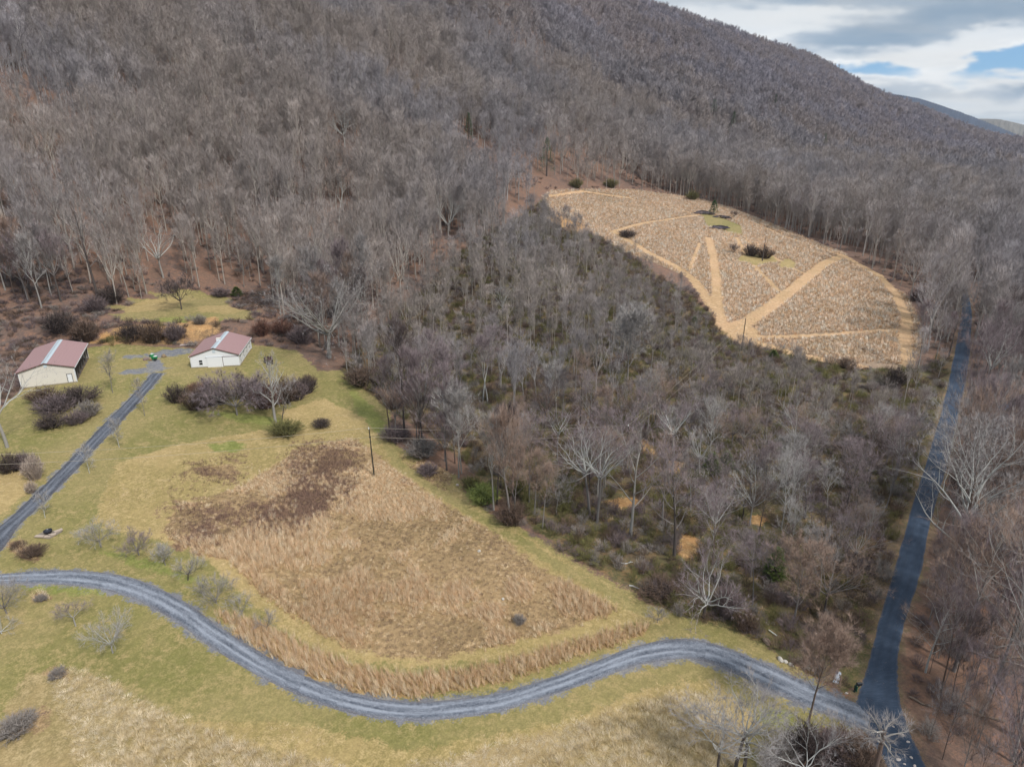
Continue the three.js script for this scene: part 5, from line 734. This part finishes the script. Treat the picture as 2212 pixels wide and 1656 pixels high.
for (const [lab, u, v, w, top, tone] of [
  ['dark shrub at the left tip of the hedge below the white barn', 382, 868, 62, 815, 'dark'], ['brown shrub second from the left in the hedge', 425, 882, 76, 822, 'brown'], ['tan-flecked low shrub at the back of the hedge', 430, 846, 60, 815, 'rust'], ['dark mauve shrub left of the rounded tree in the hedge', 468, 872, 80, 812, 'mauve'], ['dark shrub behind the rounded hedge tree', 540, 858, 90, 803, 'dark'], ['dark red-brown shrub right of the rounded hedge tree', 575, 880, 80, 812, 'rust'], ['brown shrub behind the half-dead tree', 612, 868, 84, 806, 'brown'], ['mauve shrub third from the right in the hedge', 640, 862, 70, 803, 'mauve'], ['dark shrub second from the right in the hedge', 662, 848, 56, 798, 'dark'], ['olive-brown shrub at the right tip of the hedge', 668, 830, 44, 796, 'brown'],
  ['low olive mat of brush round the half-dead tree', 616, 938, 92, 908, 'olive'], ['small flat brown shrub right of the half-dead tree', 695, 922, 50, 905, 'dark'],
  ['dark brush clump before the left barn, near its left corner', 95, 868, 80, 838, 'brown'], ['wide dark brush clump before the left barn door', 165, 868, 110, 838, 'dark'], ['mauve brush below the left barn clumps', 120, 890, 100, 858, 'mauve'], ['pale grey scrub near the lane below the left barn', 192, 898, 60, 866, 'grey'], ['low dark clump lowest before the left barn', 112, 922, 76, 896, 'dark'], ['small grey clump right of the lowest dark one', 165, 915, 60, 890, 'mauve'],
  ['dark mauve shrub at the left edge beside the lane', 22, 1018, 72, 982, 'dark'], ['mauve shrub behind the pale one beside the lane', 58, 1012, 60, 978, 'mauve'], ['pale dry shrub beside the lane at the left edge', 76, 1034, 56, 985, 'pale'], ['thin pale scrub at the roadside under the pale shrub', 68, 1064, 30, 1040, 'pale'],
  ['brown shrub behind the left barn roof', 185, 735, 80, 690, 'brown'], ['dark shrub against the hill behind the left barn', 130, 716, 90, 672, 'dark'], ['brush clump on the cut bank, left', 285, 735, 66, 696, 'dark'], ['brush clump on the cut bank, middle', 330, 738, 76, 696, 'brown'], ['brush clump on the cut bank, right', 378, 735, 56, 698, 'mauve'], ['small grey shrub at the top of the cut bank', 432, 700, 34, 680, 'grey'], ['dark shrub left of the terrace', 240, 652, 80, 618, 'dark'], ['mauve shrub left end of the terrace slope', 205, 672, 70, 640, 'mauve'], ['low grey shrub at the right end of the terrace', 478, 640, 50, 622, 'mauve'],
  ['dark shrub behind the right corner of the white barn', 566, 724, 50, 690, 'rust'], ['rusty brush right of the white barn', 610, 722, 60, 690, 'rust'], ['mauve brush below the big oak on the left', 650, 740, 70, 706, 'mauve'],
  ['large brown shrub under the thicket edge near the oak', 782, 830, 100, 795, 'brown'], ['grey-green shrub at the thicket edge above the track', 835, 838, 64, 790, 'olive'], ['grey mauve shrub at the thicket edge by the birches', 868, 880, 80, 815, 'mauve'], ['mauve shrub where the wires enter the thicket', 852, 950, 80, 922, 'mauve'], ['tangled grey shrub left of the lower wire', 912, 985, 90, 950, 'grey'], ['bright green shrub on the slope below the thicket', 1045, 1085, 84, 1048, 'green'], ['olive shrub beside the bright green one', 1020, 1055, 60, 1030, 'olive'], ['brown shrub below the bright green one', 1105, 1130, 84, 1085, 'brown'], ['olive-grey shrub right of the bright green one', 1112, 1068, 60, 1030, 'olive'], ['low mauve shrub in the dry grass by the mown track', 925, 1025, 60, 1003, 'mauve'], ['single grey-brown shrub in the right half of the meadow', 1122, 1345, 36, 1330, 'grey'],
  ['dark shrub mound in the upper field', 1622, 552, 44, 527, 'dark'], ['olive side of the shrub mound in the upper field', 1652, 557, 48, 533, 'brown'], ['yellow-green shrub at the top edge of the upper field', 1495, 432, 40, 412, 'olive'], ['olive shrub above the left end of the field', 1245, 405, 40, 385, 'olive'], ['green-yellow shrub right of it above the field', 1320, 404, 44, 386, 'olive'], ['dark low shrub by the thin pole in the field', 1355, 512, 50, 496, 'dark'], ['dark shrub at the right bottom corner of the field', 1930, 835, 70, 795, 'dark'], ['low brown shrub under the lower field edge', 1828, 792, 56, 774, 'brown'], ['mauve shrub at the right edge of the field', 1985, 650, 60, 610, 'mauve'],
  ['dark brush clump right of the drive end, below it', 1730, 1640, 110, 1570, 'dark'], ['mauve-brown brush below the drive verge', 1790, 1640, 120, 1590, 'mauve'], ['brush clump at the foot of the broken trunk', 1850, 1660, 110, 1600, 'brown'], ['grey brush at the bottom edge of the photo', 1680, 1670, 90, 1600, 'grey'],
  ['low brown shrub at the meadow corner under the thicket', 1430, 1285, 120, 1255, 'brown'], ['mauve shrub above the rocky brush', 1570, 1330, 80, 1270, 'mauve'], ['dark shrub by the culvert left of the road', 1795, 1375, 60, 1330, 'dark'], ['grey-brown shrub by the rounded rocks', 1610, 1362, 60, 1322, 'brown'], ['greyish brush in the mown corner at the left bottom', 36, 1580, 100, 1556, 'grey'], ['grey-brown brush at the top of the bottom-left tussocks', 125, 1460, 44, 1447, 'grey'], ['dark oval brush bed above the driveway', 70, 1200, 66, 1180, 'brown'], ['small brush bed tail beside the oval bed', 40, 1182, 40, 1170, 'brown'], ['grey-brown brush circle below the driveway', 88, 1296, 34, 1287, 'grey']]) shrub('shrub', lab, u, v, w, top, tone);

{ // brush that nobody could count: under the thicket, along the wood's edges
  const g = new THREE.Group(); g.name = 'undergrowth'; tag(g, 'tangled brown and olive brush under the trees', 'undergrowth', null, 'stuff'); scene.add(g);
  const r = rng(404), lists = [[], [], []], tones = ['brown', 'olive', 'grey', 'brown', 'mauve', 'olive', 'grey', 'mauve', 'brown', 'olive'];
  for (let D = 46; D < 520; D += 1.9) for (let X = -0.9 * D; X < 0.86 * D; X += 1.9) {
    const x = X + (r() - 0.5) * 2.4, d = D + (r() - 0.5) * 2.4, k = r(), k2 = r(), k3 = r(); if (d < 70 && x < 24) continue; const z = zoneAt(x, d), n = fbm(x * 0.045 + 20, d * 0.045, 3);
    let p = 0; if (z === Z.thicket) p = 0.6 + 0.7 * ss(0.34, 0.5, n); else if (z === Z.litter) p = x > 28 && d < 260 ? 0.2 + 0.4 * ss(0.42, 0.6, n) : x < -60 && d < 245 ? 0.15 + 0.6 * ss(0.38, 0.55, n) : 0.22 * ss(0.42, 0.62, n) * (d < 330 ? 1 : 0.5); else if (z === Z.bankbrush) p = 0.4; else continue;
    if (k > p || nearRoad(x, d, roadRows, 0.7) || nearRoad(x, d, sideRows, 2) || nearRoad(x, d, driveRows, 1.5)) continue;
    const y = land(x, d); if (!inView(x, y, d)) continue;
    const w = 0.8 + 1.1 * k2, h = (0.8 + 1.7 * k3 + (z === Z.thicket && k > 0.75 * p ? 1.5 * k2 : 0)) * (z === Z.litter ? 0.75 : 1), tn = tones[Math.floor((n * 2.2 + k2 * 0.7) * 10) % 10], tone = SHRUB[z === Z.litter && (tn === 'green' || tn === 'olive') ? 'mauve' : tn], b = 0.82 + 0.42 * k3;
    lists[Math.floor(k2 * 3)].push({ p: [x, y, -d], r: k2 * 628, s: [w, h, w], c: tone.map((c) => c * b) });
  }
  const m = new THREE.MeshStandardMaterial({ roughness: 1, side: THREE.DoubleSide });
  lists.forEach((l, k) => { const q = shrubGeo(90 + k, 44, 0.012, 0.024), geo = joined([[q[2], [1, 1, 1]], [q[3], [1, 1, 1]]]); geo.deleteAttribute('color'); instanced('brush', geo, m, l, g).userData.kind = 'stuff'; });
  console.log('brush', lists.map((l) => l.length).join(' '));
}

// ---------------------------------------------------------------- tall dry grass, weeds
function tuftGeo(seed, n, h, spread, w, arch) { const r = rng(seed), m = new MB(); for (let k = 0; k < n; k++) { const a = r() * 6.283, q = Math.sqrt(r()) * spread, l = h * (0.65 + 0.5 * r()), o = arch * (0.5 + r()), x = q * 0.5 * Math.cos(a), z = q * 0.5 * Math.sin(a), e = [x + Math.cos(a) * (q * 0.5 + o * 0.5), l * (1 - 0.3 * o), z + Math.sin(a) * (q * 0.5 + o * 0.5)], s = nrm3([-Math.sin(a) + (r() - 0.5), 0, Math.cos(a) + (r() - 0.5)]); m.blade([x, 0, z], e, w * (0.7 + 0.6 * r()), s, nrm3([Math.cos(a) * 0.45, 1, Math.sin(a) * 0.45])); } return m.geo(); }
{
  const gm = new THREE.MeshStandardMaterial({ roughness: 1, side: THREE.DoubleSide }), r = rng(909);
  const K = { reeds: [], meadow: [], tussock: [], field: [], weeds: [], turf: [] };
  const G = (l, k, grey = 0.22) => l.map((c) => { const m = (c[0] + c[1] + c[2]) / 3; return c.map((v) => Math.min(0.75, mix(v, m, grey) * k)); });
  const T = { reed: G([C(212, 180, 138), C(194, 158, 114), C(218, 194, 158)], 1.25), meadow: G([C(200, 168, 118), C(178, 146, 96), C(212, 184, 142), C(160, 138, 90)], 1.25), tuss: G([C(206, 182, 136), C(190, 164, 110), C(216, 196, 160)], 1.05), field: G([C(210, 184, 164), C(196, 170, 144), C(218, 196, 182), C(186, 160, 132)], 1.32, -0.1), brown: G([C(140, 112, 84), C(124, 98, 74)], 1.1), weed: G([C(112, 84, 70), C(130, 100, 78), C(96, 72, 64)], 1.2), turf: [C(146, 134, 82), C(126, 122, 62), C(168, 146, 102)] };
  const add = (l, x, d, h, w, cs, lean, spreadTone = 1) => { const y = land(x, d); if (!inView(x, y, d, 60)) return; const c = cs[Math.floor(r() * cs.length)], b = (0.8 + 0.4 * r()) * spreadTone, q = h * (0.75 + 0.5 * r()); l.push({ p: [x, y - 0.03, -d], r: r() * 6.28, s: [w * (0.8 + 0.4 * r()), q, w * (0.8 + 0.4 * r())], tilt: [lean[0] + (r() - 0.5) * 0.3, lean[1] + (r() - 0.5) * 0.3], c: c.map((v) => v * b) }); };
  for (let D = 38; D < 150; D += 0.4) for (let X = -0.86 * D; X < Math.min(60, 0.8 * D); X += 0.4) {
    const x = X + (r() - 0.5) * 0.5, d = D + (r() - 0.5) * 0.5, z = coverAt(x, d, (r() - 0.5) * 1.2, (r() - 0.5) * 1.2), n = fbm(x * 0.12, d * 0.12 + 70, 3);
    const lean = [0.5 * (vn(x * 0.05 + 5, d * 0.05) - 0.3), 0.7 * (vn(x * 0.06, d * 0.06 + 9) - 0.35)];
    if (z === Z.reeds) add(K.reeds, x, d, 1.5, 0.7, T.reed, [0.12, lean[1] * 0.6]);
    else if (z === Z.meadow) { const dn = ss(0.38, 0.6, n + 0.2 * (vn(x * 0.5, d * 0.5) - 0.5)); if (r() < 0.4 + 0.6 * dn) add(K.meadow, x, d, 0.4 + 0.95 * dn * ss(130, 85, d), 0.65, dn > 0.4 ? T.reed : dn < 0.12 && r() < 0.6 ? T.brown : T.meadow, lean); }
    else if (z === Z.tussock) { if (r() < 0.55) add(K.tussock, x, d, 0.3 + 0.4 * ss(0.42, 0.6, n), 0.75, T.tuss, [0, 0]); }
    else if (z === Z.weeds) add(K.weeds, x, d, 0.75, 0.6, T.weed, [0, 0]);
    else if (z === Z.short) { if (r() < 0.3 * ss(0.4, 0.6, n)) add(K.turf, x, d, 0.22, 0.5, T.meadow, [0, 0]); }
    else if (z === Z.lawn || z === Z.green) { if (r() < 0.10) add(K.turf, x, d, 0.1, 0.45, T.turf, [0, 0]); }
    else if (z === Z.thicket && d < 130) { if (r() < 0.2 * ss(0.45, 0.6, n)) add(K.turf, x, d, 0.5, 0.7, T.meadow, [0, 0], 0.75); }
    else if (z === Z.path) { if (r() < 0.1) add(K.turf, x, d, 0.3, 0.6, T.field, [0, 0], 0.9); }
    else if (z === Z.verge) { if (r() < 0.15) add(K.turf, x, d, 0.25, 0.5, T.meadow, [0, 0], 0.8); }
  }
  for (let D = 190; D < 500; D += 1.08) for (let X = 10; X < Math.min(180, 0.8 * D); X += 1.08) {
    const x = X + (r() - 0.5) * 0.9, d = D + (r() - 0.5) * 0.9; if (zoneAt(x, d) !== Z.field) continue;
    const n = fbm(x * 0.05 + 3, d * 0.05 + 5, 3); if (r() < 0.9) add(K.field, x, d, 0.95 + 0.5 * n, 1.05, T.field, [0, 0], 0.9 + 0.25 * (n - 0.4));
  }
  const put = (name, label, geo, l) => { const m = instanced(name, geo, gm, l); tag(m, label, 'grass', null, 'stuff'); console.log(name, l.length); };
  put('reed_strip', 'tall pale reeds in a strip between driveway and mown path', tuftGeo(1, 22, 1.15, 0.35, 0.032, 0.4), K.reeds);
  put('meadow_grass', 'dry tan grass and reeds of the meadow inside the mown path', tuftGeo(2, 22, 1.1, 0.4, 0.034, 0.55), K.meadow);
  put('tussock_grass', 'pale tufted dry grass along the bottom of the photo', tuftGeo(3, 40, 1, 0.8, 0.035, 0.6), K.tussock);
  put('field_grass', 'pinkish tan clumps of dry grass filling the upper field', tuftGeo(4, 20, 1, 0.6, 0.085, 0.5), K.field);
  put('weed_patch', 'dark red-brown weed patches in the meadow', tuftGeo(5, 20, 1, 0.7, 0.03, 0.35), K.weeds);
  put('short_grass', 'short mixed grass of lawn and verges', tuftGeo(6, 12, 1, 0.7, 0.05, 0.8), K.turf);
}

// ---------------------------------------------------------------- far ridges
function ridge(name, label, pts, dist, tone, trees) { // skyline points of the photograph, stood at a distance, with both slopes
  const p = [], idx = [], n = 160, m = 14, foot_ = 900, r = rng(dist), c = [];
  for (let i = 0; i <= n; i++) {
    const u = mix(pts[0][0], pts[pts.length - 1][0], i / n); let k = 1; while (k < pts.length - 1 && u > pts[k][0]) k++;
    const v = mix(pts[k - 1][1], pts[k][1], clamp((u - pts[k - 1][0]) / (pts[k][0] - pts[k - 1][0]))) + 1.2 * (vn(i * 0.31, dist) - 0.5), q = ray(u, v), s = dist / Math.hypot(q[0], q[2]), X = q[0] * s, D = q[2] * s, y = EYE + q[1] * s;
    for (let j = 0; j <= m; j++) { const t = j / m * 2 - 1, off = t * foot_, h = (y + 20) * Math.pow(Math.max(0, 1 - Math.abs(t)), 1.15) - 20 + (j === 7 ? 0 : 18 * (vn(i * 0.4, j * 2.7) - 0.5)); const f = 1 + off / dist; p.push(X * f, h + (j === 7 && i % 2 ? 5 : 0), -D * f); c.push(...tone.map((w) => w * (0.8 + 0.4 * vn(i * 0.7, j * 1.9)))); }
  }
  for (let i = 0; i < n; i++) for (let j = 0; j < m; j++) { const a = i * (m + 1) + j; idx.push(a, a + 1, a + m + 1, a + 1, a + m + 2, a + m + 1); }
  const g = new THREE.BufferGeometry(); g.setAttribute('position', new THREE.Float32BufferAttribute(p, 3)); g.setAttribute('color', new THREE.Float32BufferAttribute(c, 3)); g.setIndex(idx); g.computeVertexNormals();
  tag(mesh(name, g, new THREE.MeshStandardMaterial({ vertexColors: true, roughness: 1, side: THREE.DoubleSide })), label, null, null, 'structure');
}
ridge('wooded_ridge', 'dark blue wooded ridge beyond the end of the mountain', [[1850, 194], [1920, 202], [1945, 206], [1990, 214], [2030, 227], [2070, 241], [2100, 252], [2140, 268], [2200, 292], [2320, 320]], 4600, C(58, 68, 86));
ridge('far_ridge', 'pale low ridge at the right end of the horizon', [[2020, 268], [2080, 260], [2110, 257], [2150, 257], [2180, 262], [2212, 270], [2330, 290]], 6200, C(110, 106, 100));
scene.fog = new THREE.FogExp2(new THREE.Color(0.62, 0.72, 0.86), 0.00004);
camera.far = 30000; camera.updateProjectionMatrix();
scene.traverse((o) => { if (o.isMesh) o.castShadow = o.receiveShadow = true; });
renderer.render(scene, camera);
